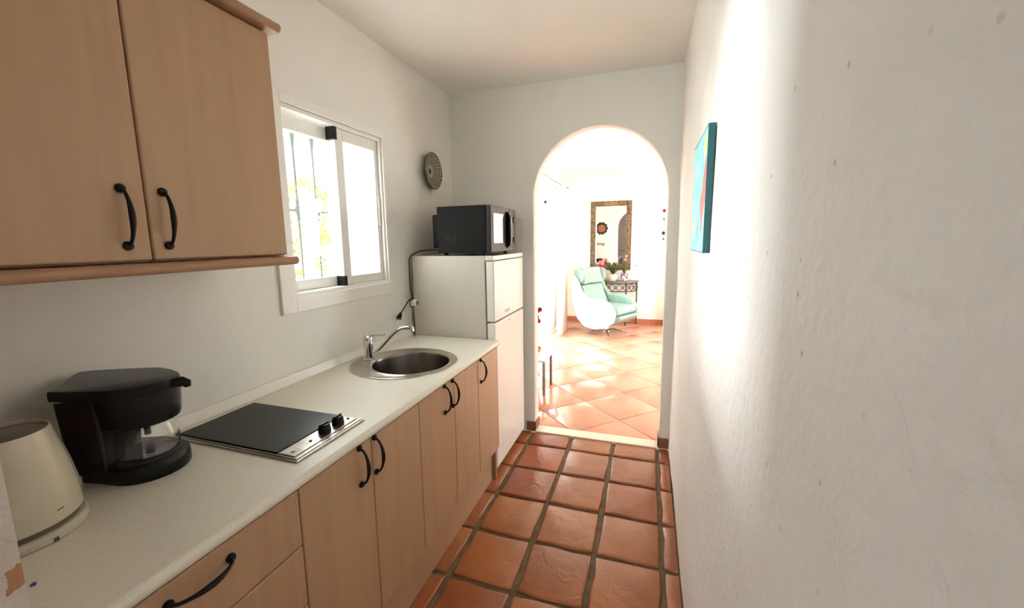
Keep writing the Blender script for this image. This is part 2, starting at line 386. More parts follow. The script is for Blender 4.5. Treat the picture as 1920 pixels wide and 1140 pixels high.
# arch wall
cxA, rA, zs_ = 1.0905, 0.4505, 1.765
def arch_wall():
    bm = new(); path = [(-1, 0, cxA - rA, 0), (-1, 0, cxA - rA, zs_ * .5)]      # normal, position
    for k in range(0, 41):
        a = math.pi - math.pi * k / 40; path.append((math.cos(a), math.sin(a), cxA + rA * math.cos(a), zs_ + rA * math.sin(a)))
    path += [(1, 0, cxA + rA, zs_ * .5), (1, 0, cxA + rA, 0)]
    rings = [[bm.verts.new((p[2] + p[0] * d, y, p[3] + p[1] * d)) for p in path] for d, y in ((.010, YA), (.003, YA + .003), (0, YA + .010), (0, YB - .010), (.003, YB - .003), (.010, YB))]
    n = len(path)
    for a, b in zip(rings, rings[1:]):
        for k in range(n - 1):
            f = bm.faces.new((a[k], b[k], b[k + 1], a[k + 1])); f.smooth = True
    for ring_, y, sg in ((rings[0], YA, 1), (rings[-1], YB, -1)):
        far = []
        for k, p in enumerate(path):
            v = ring_[k].co
            if k < 2: far.append(bm.verts.new((XL, y, v.z)))
            elif k > n - 3: far.append(bm.verts.new((XF, y, v.z)))
            else: far.append(bm.verts.new((v.x, y, H)))
        cl = bm.verts.new((XL, y, zs_)); cr_v = bm.verts.new((XF, y, zs_)); tl = bm.verts.new((XL, y, H)); tr_v = bm.verts.new((XF, y, H))
        fs = []
        for k in range(n - 1):
            if k == 1: fs.append((far[1], ring_[1], ring_[2], cl)); fs.append((cl, ring_[2], far[2], tl)); continue
            if k == n - 3: fs.append((ring_[k], ring_[k + 1], far[k + 1], cr_v)); fs.append((ring_[k], cr_v, tr_v, far[k])); continue
            fs.append((far[k], ring_[k], ring_[k + 1], far[k + 1]))
        for f in fs: bm.faces.new(f)
    bmesh.ops.recalc_face_normals(bm, faces=bm.faces)
    return bm
ob = struct('wall_back', arch_wall(), 'plaster', 'white wall with the round-headed archway')
# right wall: slightly uneven hand-trowelled plaster
bm = new(); ny, nzz = 110, 60; gy0, gy1 = -3.4, YA
def wob(y, z): return .007 * noise.noise(Vector((y * 1.6, z * .9, 3.1))) + .0022 * noise.noise(Vector((y * 7, z * 5, 9.1)))
grid = []
for i in range(ny + 1):
    y = gy0 + (gy1 - gy0) * (i / ny) ** .8
    grid.append([bm.verts.new((XR + wob(y, H * j / nzz), y, H * j / nzz)) for j in range(nzz + 1)])
for i in range(ny):
    for j in range(nzz): bm.faces.new((grid[i][j], grid[i][j + 1], grid[i + 1][j + 1], grid[i + 1][j]))
bk = [[bm.verts.new((XR + .14, y, z)) for z in (0, H)] for y in (gy0, gy1)]
bm.faces.new((bk[0][0], bk[1][0], bk[1][1], bk[0][1]))
bm.faces.new([grid[i][0] for i in range(ny + 1)] + [bk[1][0], bk[0][0]])
bm.faces.new([grid[i][nzz] for i in range(ny, -1, -1)] + [bk[0][1], bk[1][1]])
bm.faces.new([grid[0][j] for j in range(nzz, -1, -1)] + [bk[0][0], bk[0][1]])
bm.faces.new([grid[ny][j] for j in range(nzz + 1)] + [bk[1][1], bk[1][0]])
bmesh.ops.recalc_face_normals(bm, faces=bm.faces)
struct('wall_right', bm, 'plaster_rough', 'uneven hand-trowelled white plaster wall', smooth=True)
struct('ceiling', B(-.25, XF + .15, -3.55, YF + .15, H, H + .16), 'plaster', 'flat white ceiling')
def jamb():
    rings = []
    for k in range(120):
        z = H * k / 119; a = .004 * noise.noise(Vector((z * 9, 1, 2))) + .0015 * noise.noise(Vector((z * 40, 5, 2))); b = .003 * noise.noise(Vector((z * 11, 7, 2)))
        rings.append([(-1.5, JY0, z), (JX - .012, JY0, z), (JX - .003, JY0 + .004, z), (JX, JY0 + .014, z), (JX + b * .5, JY1 - .05, z), (JX + a, JY1 - .010 + b, z), (JX - .003 + a, JY1 - .003 + b * .4, z), (JX - .012, JY1, z), (-1.5, JY1, z)])
    return loft(new(), rings)
struct('wall_front', jamb(), 'plaster_end', 'rough plastered wall end at the left edge', smooth=True)
# room behind the camera
bm = new()
for a in ((-1.65, 0, -3.55, -3.4, 0, H), (1.2, XR + .14, -3.55, -3.4, 0, H), (0, 1.2, -3.55, -3.4, 0, 1.15), (0, 1.2, -3.55, -3.4, 2.05, H)): box(bm, *a)
struct('wall_rear', bm, 'plaster')
struct('wall_rear_side', B(-1.65, -1.5, -3.4, JY1, 0, H), 'plaster')
struct('ceiling_rear', B(-1.65, -.25, -3.55, JY1, H, H + .16), 'plaster')
# living room far and right walls
struct('wall_far', B(XL, XF, YF, YF + .15, 0, H), 'plaster_living', 'bright far wall of the living room')
struct('wall_far_step', B(1.72, XF, YF - .13, YF, 0, H), 'plaster_living', 'shallow step in the far wall')
struct('wall_living_right', yz_wall(new(), XF, XF + .15, YA, YF + .15, 0, H, [(5.1, 6.3, .1, 2.2)]), 'plaster_living')

# floors
fl = struct('floor', B(-.25, XR + .1, JY0 - .06, YA - .005, -.12, -.012), 'tilegrout', 'brown grout bed under the handmade tiles')
fl['_o'] = (0, 0, 0)
struct('floor_rear', B(-1.65, XR + .14, -3.55, JY0 - .06, -.12, -.002), 'baseboard')
fl2 = struct('floor_living', B(XL, XF, YA + .09, YF, -.12, -.006), 'tilegrout', 'grout bed under the diagonal living room tiles')
def clip(poly, x0, x1, y0, y1):
    for ax, val, sgn in ((0, x0, 1), (0, x1, -1), (1, y0, 1), (1, y1, -1)):
        res = []
        for i in range(len(poly)):
            a, b = poly[i], poly[(i + 1) % len(poly)]
            ia, ib = sgn * (a[ax] - val) >= 0, sgn * (b[ax] - val) >= 0
            if ia: res.append(a)
            if ia != ib:
                t = (val - a[ax]) / (b[ax] - a[ax]); res.append((a[0] + t * (b[0] - a[0]), a[1] + t * (b[1] - a[1])))
        poly = res
        if len(poly) < 3: return []
    return poly
def slab(poly, z0, z1, ch):
    """tile: outline with a rounded-over top edge"""
    cx = sum(p[0] for p in poly) / len(poly); cy = sum(p[1] for p in poly) / len(poly)
    def inset(d):
        r = []
        for p in poly:
            v = Vector((cx - p[0], cy - p[1])); l = v.length; v *= d / max(l, 1e-6); r.append((p[0] + v.x, p[1] + v.y))
        return r
    bm = new()
    rings = [[(p[0] - cx, p[1] - cy, z0) for p in poly], [(p[0] - cx, p[1] - cy, z1 - ch) for p in poly]]
    rings.append([(p[0] - cx, p[1] - cy, z1 - ch * .35) for p in inset(ch * .7)]); rings.append([(p[0] - cx, p[1] - cy, z1) for p in inset(ch * 2.4)])
    loft(bm, rings); return bm, (cx, cy)
def put_tile(parent, poly, z0, z1, ch, m):
    bm, (cx, cy) = slab(poly, z0, z1, ch)
    me = bpy.data.meshes.new('tile'); bm.to_mesh(me); bm.free()
    for p in me.polygons: p.use_smooth = True
    me.materials.append(M[m]); o = bpy.data.objects.new('tile', me); C.objects.link(o); o.parent = parent; o.location = (cx, cy, 0)
    o.rotation_euler = (random.uniform(-.004, .004), random.uniform(-.004, .004), 0) if m == 'tile_k' else (0, 0, 0)
    return o
PX, PY, G = .300, .3135, .0125
for i in range(-6, 4):
    for j in range(-7, 4):
        x0, x1 = 1.231 + (i - 1) * PX, 1.231 + i * PX; y0, y1 = 2.32 + (j - 1) * PY, 2.32 + j * PY
        jit = lambda: random.uniform(-.0045, .0045)
        poly = []
        for (a, b, c, d) in ((x0 + G, y0 + G, 1, 0), (x1 - G, y0 + G, 0, 1), (x1 - G, y1 - G, -1, 0), (x0 + G, y1 - G, 0, -1)):
            for t in (0, .33, .66):
                ax = a + c * (PX - 2 * G) * t; ay = b + d * (PY - 2 * G) * t; poly.append((ax + jit(), ay + jit()))
        poly = clip(poly, .02, XR - .008, JY0 - .05, YA - .008)
        if len(poly) < 3: continue
        xs = [p[0] for p in poly]; ys = [p[1] for p in poly]
        if max(xs) - min(xs) < .012 or max(ys) - min(ys) < .012: continue
        if max(xs) < .5: continue
        put_tile(fl, poly, -.02, 0, .005, 'tile_k')
q = .64
for i in range(-4, 16):
    for j in range(-8, 14):
        # bounds: s = x+y in [3.83+q i, +q], d = y-x in [1.98+q j, +q]
        s0, s1, d0, d1 = 3.83 + q * i + .004, 3.83 + q * (i + 1) - .004, 1.98 + q * j + .004, 1.98 + q * (j + 1) - .004
        poly = [((s - d) / 2, (s + d) / 2) for s, d in ((s0, d0), (s1, d0), (s1, d1), (s0, d1))]
        poly = clip(poly, XL + .005, XF - .005, YA + .095, YF - .004)
        if len(poly) < 3: continue
        xs = [p[0] for p in poly]; ys = [p[1] for p in poly]
        if max(xs) - min(xs) < .02 or max(ys) - min(ys) < .02: continue
        put_tile(fl2, poly, -.008, 0, .002, 'tile_l')
struct('trim_1', B(.64, 1.541, YA - .02, YA + .09, -.02, .008), 'marble', 'cream marble threshold strip under the arch', bevel=.003)
# small skirting pieces at the arch piers
struct('baseboard_left', B(.575, .648, YA - .012, YA - .001, 0, .075), 'baseboard', 'brown tile skirting at the left arch pier', bevel=.002)
struct('baseboard_left', B(.641, .649, YA - .012, YB, .009, .075), 'baseboard', bevel=.001)
struct('baseboard_right', B(1.532, XR - .004, YA - .012, YA - .001, 0, .075), 'baseboard', 'brown tile skirting at the right arch pier', bevel=.002)
struct('baseboard_right', B(1.531, 1.5405, YA - .012, YB, .009, .075), 'baseboard', bevel=.001)
struct('baseboard_far', B(XL + .01, 1.72, YF - .012, YF - .001, 0, .085), 'base_living', 'terracotta skirting along the far wall', bevel=.002)
struct('baseboard_step', B(1.70, XF - .01, YF - .143, YF - .131, 0, .085), 'base_living', bevel=.002)

# ------------------------------------------------------------------ kitchen window
wn = struct('window_1', new(), 'pvc'); bpy.data.objects.remove(wn)
wn = thing('window_1', '', '', (0, 1.615, 1.235)); del wn['label'], wn['category']; wn['kind'] = 'structure'; wn['label'] = 'white sliding aluminium window above the counter'
def frame_yz(x0, x1, y0, y1, z0, z1, l, r, b, t):
    bm = new(); box(bm, x0, x1, y0, y0 + l, z0, z1); box(bm, x0, x1, y1 - r, y1, z0, z1)
    box(bm, x0, x1, y0 + l, y1 - r, z0, z0 + b); box(bm, x0, x1, y0 + l, y1 - r, z1 - t, z1); return bm
obj('window_casing', frame_yz(.0005, .014, 1.205, 1.975, 1.172, 2.075, .074, .022, .066, .04), 'pvc', wn, bevel=.003)
obj('window_frame', frame_yz(-.10, .004, 1.277, 1.953, 1.237, 2.033, .018, .014, .016, .018), 'pvc', wn, bevel=.002)
s1 = obj('sash', frame_yz(-.085, -.055, 1.296, 1.665, 1.254, 2.012, .055, .05, .048, .06), 'pvc', wn, bevel=.003)
obj('pane', B(-.072, -.068, 1.345, 1.62, 1.298, 1.955), 'pane', s1)
s2 = obj('sash', frame_yz(-.045, -.012, 1.612, 1.938, 1.254, 2.014, .055, .03, .045, .056), 'pvc', wn, bevel=.003)
obj('pane', B(-.031, -.027, 1.66, 1.915, 1.296, 1.961), 'frost', s2, label='frosted pane glowing white')
obj('brush_seal', B(-.052, -.003, 1.596, 1.618, 1.956, 2.016), 'black_plastic', wn, bevel=.002)
obj('brush_seal', B(-.052, -.003, 1.602, 1.622, 1.253, 1.302), 'black_plastic', wn, bevel=.002)
lt = obj('latch', B(-.014, -.006, 1.921, 1.931, 1.56, 1.72), 'pvc', s2, bevel=.002)
gr_ = thing('window_grille', 'wrought iron security grille outside the kitchen window', 'grille', (-.21, 1.615, 1.235))
gx = -.21
for k in range(6):
    y = 1.305 + k * .122
    pr_ = [(.0065, 1.237), (.0065, 1.262), (.010, 1.266), (.010, 1.272), (.0055, 1.28), (.0055, 1.57), (.012, 1.585), (.007, 1.597), (.015, 1.615), (.015, 1.64), (.007, 1.658), (.012, 1.668), (.0055, 1.685), (.0055, 1.92), (.013, 2.0), (.013, 2.03)]
    obj('bar', lathe(new(), pr_, gx, y, 0, 8), 'grille_iron', gr_, smooth=True)
obj('crossbar', B(gx - .004, gx + .004, 1.277, 1.953, 1.622, 1.632), 'grille_iron', gr_)
struct('window_sill', B(-.30, -.105, 1.24, 1.99, 1.205, 1.236), 'pvc', 'white outer window sill')

# ------------------------------------------------------------------ outside
ground = struct('ground', B(-16, -.26, -10, 16, -.35, -.2), 'paving', 'pale paving of the terrace outside')
struct('terrace_right', B(XF + .16, 16, -10, 16, -.35, -.2), 'paving')
struct('bounce_wall', B(-5.3, -5.0, -4, 3.85, -.2, 2.55), 'outdoor_wall', 'unseen white wall added across the terrace to bounce sunlight inside')  # invented wall out of view, sized to send sunlight through the kitchen window
def shrub(x, y, z, r, label, seed, n=900):
    rnd = random.Random(seed); t = thing('garden_shrub', label, 'shrub', (x, y, -.2), group='garden shrubs outside the window')
    bm = new()
    for _ in range(n):
        d = Vector((rnd.gauss(0, 1), rnd.gauss(0, 1), rnd.gauss(0, 1))).normalized() * r * rnd.uniform(.55, 1) ** .5
        p = Vector((x, y, z)) + Vector((d.x, d.y, d.z * .85)); a = Vector((rnd.gauss(0, 1), rnd.gauss(0, 1), rnd.gauss(0, 1))).normalized()
        b = a.orthogonal().normalized(); s = .06 * rnd.uniform(.6, 1.3); c = a.cross(b)
        bm.faces.new([bm.verts.new(p + v) for v in (b * s, c * s * .45, -b * s, -c * s * .45)])
    f = obj('foliage', bm, 'foliage', t); f['kind'] = 'stuff'
    obj('stem', tube(new(), [(x, y, -.2), (x + .02, y, z * .4), (x, y, z)], [.03, .025, .015], 8), 'wood_stem', t)
shrub(-2.6, 4.3, 1.15, .62, 'yellow-green garden shrub seen low through the window grille', 3)
shrub(-3.9, 5.3, 1.9, .7, 'taller garden shrub behind the grille, further off', 4)

# ------------------------------------------------------------------ handles
def handle(parent, p0, p1, outx=.028, nm='handle'):
    """bowed black iron pull between p0 and p1, standing out along +x"""
    p0, p1 = Vector(p0), Vector(p1); d = p1 - p0
    pts, rs = [], []
    for k in range(15):
        t = k / 14; bow = math.sin(math.pi * t) ** .55
        pts.append(p0 + d * t + Vector((.006 + outx * bow, 0, 0))); rs.append(.0036 + .0028 * math.sin(math.pi * t) ** 3)
    bm = tube(new(), pts, rs, 8)
    for p in (p0, p1): lathe(bm, [(.0095, 0), (.0105, .003), (.009, .007), (.005, .009)], p.x, p.y, p.z, 14, 'X')
    return obj(nm, bm, 'black_iron', parent, smooth=True, label='black wrought iron handle')

# ------------------------------------------------------------------ base cabinets
XD0, XD1 = .585, .604   # door thickness
ZB, ZT = .222, .846
def cabinet(y0, y1, label, doors, cat='cabinet'):
    t = thing('base_cabinet', label, cat, (.3, (y0 + y1) / 2, 0), group='beech base cabinets under the worktop')
    bm = new()
    for a in ((.02, XD0 - .002, y0 + .0005, y0 + .017, ZB, ZT + .003), (.02, XD0 - .002, y1 - .017, y1 - .0005, ZB, ZT + .003), (.02, .58, y0 + .017, y1 - .017, ZB, ZB + .017), (.02, .03, y0 + .017, y1 - .017, .117, ZT)): box(bm, *a)
    obj('body', bm, 'white_lam', t)
    for (a, b, hy, k) in doors:
        d = obj('door', B(XD0, XD1, a + .0015, b - .0015, ZB, ZT), 'beech', t, bevel=.0045, seg=3)
        handle(d, (XD1, hy, .722), (XD1, hy, .843 - .002))
    return t
t = thing('drawer_cabinet', 'beech drawer unit nearest the camera with long black pulls', 'cabinet', (.3, .42, 0))
bm = new()
for a in ((.02, XD0 - .002, .1815, .198, ZB, ZT + .003), (.02, XD0 - .002, .644, .6605, ZB, ZT + .003), (.02, .58, .198, .644, ZB, ZB + .017)): box(bm, *a)
obj('body', bm, 'white_lam', t)
for a, b in ((.6935, ZT), (.5235, .6905), (.3735, .5205), (ZB, .3705)):
    d = obj('drawer', B(XD0, XD1, .183, .660, a, b), 'beech', t, bevel=.0045, seg=3)
    if a > .6: handle(d, (XD1, .352, .806), (XD1, .474, .806))
    else: handle(d, (XD1, .352, b - .045), (XD1, .474, b - .045))
cabinet(.661, 1.246, 'beech double-door base cabinet under the hob', [(.661, .954, .893, 0), (.954, 1.246, .967, 0)])
cabinet(1.246, 1.832, 'beech double-door base cabinet in front of the sink', [(1.246, 1.553, 1.456, 0), (1.553, 1.832, 1.533, 0)])
cabinet(1.832, 2.138, 'narrow single-door beech base cabinet beside the fridge', [(1.832, 2.138, 1.818, 0)]) if 0 else cabinet(1.832, 2.138, 'narrow single-door beech base cabinet beside the fridge', [(1.832, 2.138, 1.868, 0)])

pb = thing('plinth_board', 'long beech plinth board under the base cabinets', 'plinth', (.54, 1.16, 0))
obj('board', B(.536, .556, .1615, 2.1395, .0005, .2205), 'beech', pb, bevel=.001)
obj('end_return', B(.556, .576, 2.1405, 2.158, .0005, .2205), 'beech_edge', pb, bevel=.001)
# worktop with sink hole and hob cut-out kept simple: slab with a circular opening
wt = thing('worktop', 'speckled cream laminate worktop with a rounded front edge', 'worktop', (.3, 1.16, .85))
SC, SR = (.352, 1.606), .186
def worktop():
    bm = new(); y0, y1, x0, x1 = JY1 + .001, 2.155, .001, .615
    n = 48; hole = []; outer = []
    sq0, sq1 = SC[1] - .24, SC[1] + .24
    circ = [(SC[0] + SR * math.cos(2 * math.pi * k / n), SC[1] + SR * math.sin(2 * math.pi * k / n)) for k in range(n)]
    def onrect(k):
        a = 2 * math.pi * k / n; c, s = math.cos(a), math.sin(a)
        ts = []
        if c > 1e-9: ts.append((x1 - .014 - SC[0]) / c)
        if c < -1e-9: ts.append((x0 - SC[0]) / c)
        if s > 1e-9: ts.append((sq1 - SC[1]) / s)
        if s < -1e-9: ts.append((sq0 - SC[1]) / s)
        tt = min(v for v in ts if v > 0); return (SC[0] + tt * c, SC[1] + tt * s)
    rect = [onrect(k) for k in range(n)]
    for z, flip in ((.88, 0), (.85, 1)):
        ci = [bm.verts.new((p[0], p[1], z)) for p in circ]; re = [bm.verts.new((p[0], p[1], z)) for p in rect]
        for k in range(n): 
            f = (ci[k], re[k], re[(k + 1) % n], ci[(k + 1) % n]); bm.faces.new(f[::-1] if flip else f)
        (hole if 1 else 0).append(ci)
        # corner triangles
        for cx_, cy_ in ((x1 - .014, sq1), (x0, sq1), (x0, sq0), (x1 - .014, sq0)):
            for k in range(n):
                a, b = rect[k], rect[(k + 1) % n]
                if (abs(a[0] - cx_) < 1e-6 and abs(b[1] - cy_) < 1e-6) or (abs(a[1] - cy_) < 1e-6 and abs(b[0] - cx_) < 1e-6):
                    if (Vector(a) - Vector((cx_, cy_))).length > 1e-5 and (Vector(b) - Vector((cx_, cy_))).length > 1e-5:
                        bm.faces.new((re[k], bm.verts.new((cx_, cy_, z)), re[(k + 1) % n]))
    for k in range(n): bm.faces.new((hole[0][k], hole[0][(k + 1) % n], hole[1][(k + 1) % n], hole[1][k]))
    for a, b in ((y0, sq0), (sq1, y1)): box(bm, x0, x1 - .014, a, b, .85, .88)
    # rounded front nose along the whole length
    prof = [(x1 - .014, .85)] + [(x1 - .014 + .013 * math.cos(a) * 1, .865 + .015 * math.sin(a)) for a in [math.radians(v) for v in range(-80, 81, 16)]] + [(x1 - .014, .88)]
    prism(bm, [(p[0], y0, p[1]) for p in prof], (0, y1 - y0, 0))
    bmesh.ops.recalc_face_normals(bm, faces=bm.faces)
    return bm
o = obj('slab', worktop(), 'laminate', wt)
obj('upstand', prism(new(), [(.001, .163, .8805), (.026, .163, .8805), (.026, .163, .886), (.018, .163, .905), (.014, .163, .917), (.001, .163, .917)], (0, 1.99, 0)), 'white_lam', wt, bevel=.002, label='white plastic strip between worktop and wall')

# sink
sk = thing('sink', 'round stainless steel sink with an offset bowl', 'sink', (.312, 1.612, .88))
bm = new(); n = 64; oc, orr = (.312, 1.612), .257
def ring(c, r, z): return [(c[0] + r * math.cos(2 * math.pi * k / n), c[1] + r * math.sin(2 * math.pi * k / n), z) for k in range(n)]
loft(bm, [ring(oc, orr, .8805), ring(oc, orr - .001, .884), ring(oc, orr - .006, .8855), ring(oc, orr - .014, .8835), ring((SC[0] - .003, SC[1]), .1905, .8835), ring(SC, .187, .8855), ring(SC, .183, .884)], cap=False)
obj('rim', bm, 'steel', sk, smooth=True)
bm = new()
loft(bm, [ring(SC, .1835, .8840), ring(SC, .180, .872), ring(SC, .178, .76), ring(SC, .168, .74), ring(SC, .14, .731), ring(SC, .04, .727), ring(SC, .036, .722), ring(SC, .001, .722)], cap=False)
bmesh.ops.reverse_faces(bm, faces=bm.faces)
obj('bowl', bm, 'bowl_steel', sk, smooth=True)
obj('drain', lathe(new(), [(.034, .7235), (.034, .726), (.028, .727), (.01, .7265)], SC[0], SC[1], 0, 24), 'chrome', sk, smooth=True)

# tap
tp = thing('tap', 'chrome single-lever kitchen tap with an upward curved spout', 'tap', (.112, 1.6, .884))
bm = lathe(new(), [(.028, .8845), (.028, .889), (.0225, .892), (.021, .93), (.0225, .935), (.0235, .985), (.022, 1.0), (.013, 1.006)], .112, 1.6, 0, 28)
obj('tap_body', bm, 'chrome', tp, smooth=True)
obj('spout', tube(new(), catmull([(.128, 1.602, .912), (.165, 1.606, .935), (.215, 1.612, .985), (.262, 1.618, 1.030), (.305, 1.623, 1.050), (.350, 1.628, 1.052)], 6), [.0085] * 20 + [.008] * 11, 14), 'chrome', tp, smooth=True)
obj('nozzle', tube(new(), [(.338, 1.627, 1.060), (.350, 1.628, 1.052), (.353, 1.6285, 1.034)], [.0085, .0105, .010], 14), 'chrome', tp, smooth=True)
obj('lever', tube(new(), catmull([(.112, 1.6, 1.000), (.135, 1.597, 1.008), (.175, 1.59, 1.013), (.222, 1.585, 1.020)], 4), [.013, .011, .009, .007, .0055, .0048, .0045, .0042, .004, .004, .004, .004, .004], 10), 'chrome', tp, smooth=True)

# hob
hb = thing('electric_hob', 'small two-zone electric hob with dark glass and steel frame', 'hob', (.31, .852, .88))
obj('tray', B(.062, .552, .712, .994, .8805, .8865), 'steel', hb, bevel=.004, seg=3)
obj('rim_bar', B(.070, .545, .718, .988, .8866, .8895), 'steel', hb, bevel=.0025)
obj('glass_plate', B(.078, .470, .724, .982, .8898, .8935), 'hob_glass', hb, bevel=.002)
cp = obj('control_panel', B(.474, .532, .724, .982, .8898, .8925), 'steel', hb, bevel=.0015)
for y in (.868, .926):
    k_ = obj('knob', lathe(new(), [(.0185, .8927), (.019, .898), (.0165, .914), (.013, .917)], .503, y, 0, 24), 'black_plastic', hb, smooth=True)
    bm = B(.500, .506, y - .016, y + .016, .9165, .9215); obj('grip', bm, 'black_plastic', k_, bevel=.001)
for y in (.806, .966):
    obj('indicator', lathe(new(), [(.0042, .8926), (.0042, .895), (.003, .896)], .508, y, 0, 14), 'red', hb, smooth=True, label='small red indicator lamp')
obj('rating_sticker', B(.482, .524, .731, .762, .8926, .8930), 'white_lam', hb, label='pale sticker with a red symbol')
obj('red_symbol', B(.504, .516, .735, .745, .8931, .8934), 'red', hb)

# ------------------------------------------------------------------ upper cabinet
XU = .338
uc = thing('wall_cabinet', 'beech double-door wall cabinet at the upper left', 'cabinet', (.16, .56, 1.40))
bm = new()
for a in ((.002, XU - .022, .1635, .18, 1.428, 2.088), (.002, XU - .022, .936, .953, 1.428, 2.088), (.002, XU - .022, .18, .936, 1.428, 1.446), (.002, XU - .022, .18, .936, 2.07, 2.088), (.002, .012, .18, .936, 1.446, 2.07)): box(bm, *a)
obj('body', bm, 'beech_edge', uc)
for a, b, hy in ((.166, .5655, .519), (.5685, .947, .602)):
    d = obj('door', B(XU - .02, XU, a, b, 1.432, 2.084), 'beech', uc, bevel=.005, seg=3)
    handle(d, (XU, hy, 1.466), (XU, hy, 1.590), .024)
def rail(z0, z1, x1, yend):
    bm = new(); h = z1 - z0
    prof = [(.002, z0), (x1 - h * .5, z0)] + [(x1 - h * .5 + h * .5 * math.cos(a), (z0 + z1) / 2 + h * .5 * math.sin(a)) for a in [math.radians(v) for v in range(-70, 71, 20)]] + [(x1 - h * .5, z1), (.002, z1)]
    prism(bm, [(p[0], .163, p[1]) for p in prof], (0, yend - .163, 0)); return bm
obj('light_rail', rail(1.400, 1.4265, XU + .03, .962), 'beech_edge', uc, bevel=.006, seg=3, label='rounded beech rail under the doors')
obj('cornice', rail(2.0895, 2.116, XU + .03, .968), 'beech_edge', uc, bevel=.006, seg=3, label='rounded beech moulding above the doors')

# ------------------------------------------------------------------ fridge
fr = thing('fridge', 'white two-door fridge freezer at the end of the counter', 'fridge', (.3, 2.44, 0))
FY0, FY1, FX = 2.168, 2.762, .578
obj('body', B(.035, FX - .057, FY0, FY1, .03, 1.378), 'fridge_side', fr, bevel=.004)
obj('top_panel', B(FX - .056, FX - .001, FY0, FY1, 1.350, 1.378), 'fridge_door', fr, bevel=.004, seg=3)
fd = obj('freezer_door', B(FX - .05, FX, FY0 + .001, FY1 - .001, .984, 1.345), 'fridge_door', fr, bevel=.008, seg=3)
obj('badge', B(FX + .0003, FX + .0015, 2.36, 2.45, 1.012, 1.030), 'badge', fd, label='small grey badge')
ld = obj('fridge_door', B(FX - .05, FX, FY0 + .001, FY1 - .001, .052, .974), 'fridge_door', fr, bevel=.008, seg=3)
obj('badge', B(FX + .0003, FX + .0015, 2.42, 2.45, .948, .957), 'badge', ld)
obj('door_seal', B(FX - .056, FX - .0505, FY0 + .006, FY1 - .006, .06, 1.338), 'seal', fr)
for y in (2.21, 2.72):
    obj('foot', lathe(new(), [(.018, .0005), (.018, .02), (.01, .031)], .50, y, 0, 14), 'black_plastic', fr, smooth=True)
    obj('foot', lathe(new(), [(.018, .0005), (.018, .02), (.01, .031)], .09, y, 0, 14), 'black_plastic', fr, smooth=True)

# ------------------------------------------------------------------ microwave
mw = thing('microwave', 'black microwave oven standing on top of the fridge', 'microwave', (.37, 2.43, 1.379))
MY0, MY1, MX0, MX1, MZ0, MZ1 = 2.195, 2.675, .205, .525, 1.394, 1.673
obj('body', B(MX0, MX1, MY0, MY1, MZ0, MZ1), 'microwave_body', mw, bevel=.004)
obj('rear_cover', B(.155, MX0 - .0005, MY0 + .03, MY1 - .06, MZ0 + .03, MZ1 - .045), 'microwave_body', mw, bevel=.01, seg=3)
for k in range(2): obj('vent', B(.262 + k * .045, .288 + k * .045, MY0 - .0015, MY0 - .0003, 1.465, 1.502), 'fabric_black', mw)
dr = obj('door', B(MX1 + .001, MX1 + .030, MY0 + .001, 2.535, MZ0 + .002, MZ1 - .002), 'micro_face', mw, bevel=.005, seg=3)
obj('window', B(MX1 + .0305, MX1 + .0325, 2.235, 2.43, 1.450, 1.628), 'micro_glass', dr, bevel=.001, label='shiny reflective door window')
hbm = new()
prof = [(0, 1.415), (.022, 1.435), (.030, 1.46), (.030, 1.605), (.022, 1.63), (0, 1.65), (0, 1.627), (.010, 1.612), (.014, 1.60), (.014, 1.468), (.010, 1.455), (0, 1.438)]
prism(hbm, [(MX1 + .0305 + a, 2.475, z) for a, z in prof], (0, .035, 0))
obj('handle_inset', B(MX1 + .0305, MX1 + .034, 2.480, 2.506, 1.46, 1.605), 'silver', dr)
obj('door_handle', hbm, 'black_gloss', dr, bevel=.004)
obj('control_panel', B(MX1 + .001, MX1 + .030, 2.538, MY1 - .001, MZ0 + .002, MZ1 - .002), 'black_gloss', mw, bevel=.005, seg=3)
kk = obj('dial', lathe(new(), [(.018, 0), (.018, .012), (.015, .015)], MX1 + .0305, 2.608, 1.47, 24, 'X'), 'micro_face', mw, smooth=True)
obj('dial', lathe(new(), [(.018, 0), (.018, .012), (.015, .015)], MX1 + .0305, 2.608, 1.60, 24, 'X'), 'micro_face', mw, smooth=True)
for x in (.24, .49):
    for y in (MY0 + .04, MY1 - .04): obj('foot', lathe(new(), [(.012, 1.379), (.014, 1.3935)], x, y, 0, 12), 'black_plastic', mw)

# cord, plug, socket
so = thing('wall_socket', 'white round wall socket with a plug beside the fridge', 'socket', (0, 2.137, 1.09))
obj('socket_plate', lathe(new(), [(.034, .0008), (.034, .006), (.028, .010)], 0, 2.12, 1.092, 28, 'X'), 'pvc', so, smooth=True)
obj('plug', lathe(new(), [(.0205, .0105), (.0215, .03), (.0215, .078), (.016, .084)], 0, 2.125, 1.092, 24, 'X'), 'pvc', so, smooth=True, label='white round plug')
obj('grey_adapter', lathe(new(), [(.015, .0845), (.015, .087)], 0, 2.125, 1.092, 20, 'X'), 'badge', so)
obj('white_lead', tube(new(), catmull([(.04, 2.12, 1.073), (.035, 2.115, 1.03), (.03, 2.125, .99), (.028, 2.145, .95), (.02, 2.15, .925)], 6), .0022, 6), 'pvc', so, smooth=True)
cd = thing('power_cord', 'black microwave cord hanging beside the fridge with a loose plug', 'cord', (.03, 2.0, 1.02))
obj('cable', tube(new(), catmull([(.20, 2.30, 1.41), (.13, 2.27, 1.412), (.06, 2.22, 1.405), (.032, 2.15, 1.37), (.03, 2.142, 1.29), (.032, 2.138, 1.18), (.055, 2.125, 1.115), (.052, 2.09, 1.115), (.05, 2.06, 1.095), (.04, 2.04, 1.065), (.033, 2.02, 1.045)], 6), .0034, 8), 'black_plastic', cd, smooth=True)
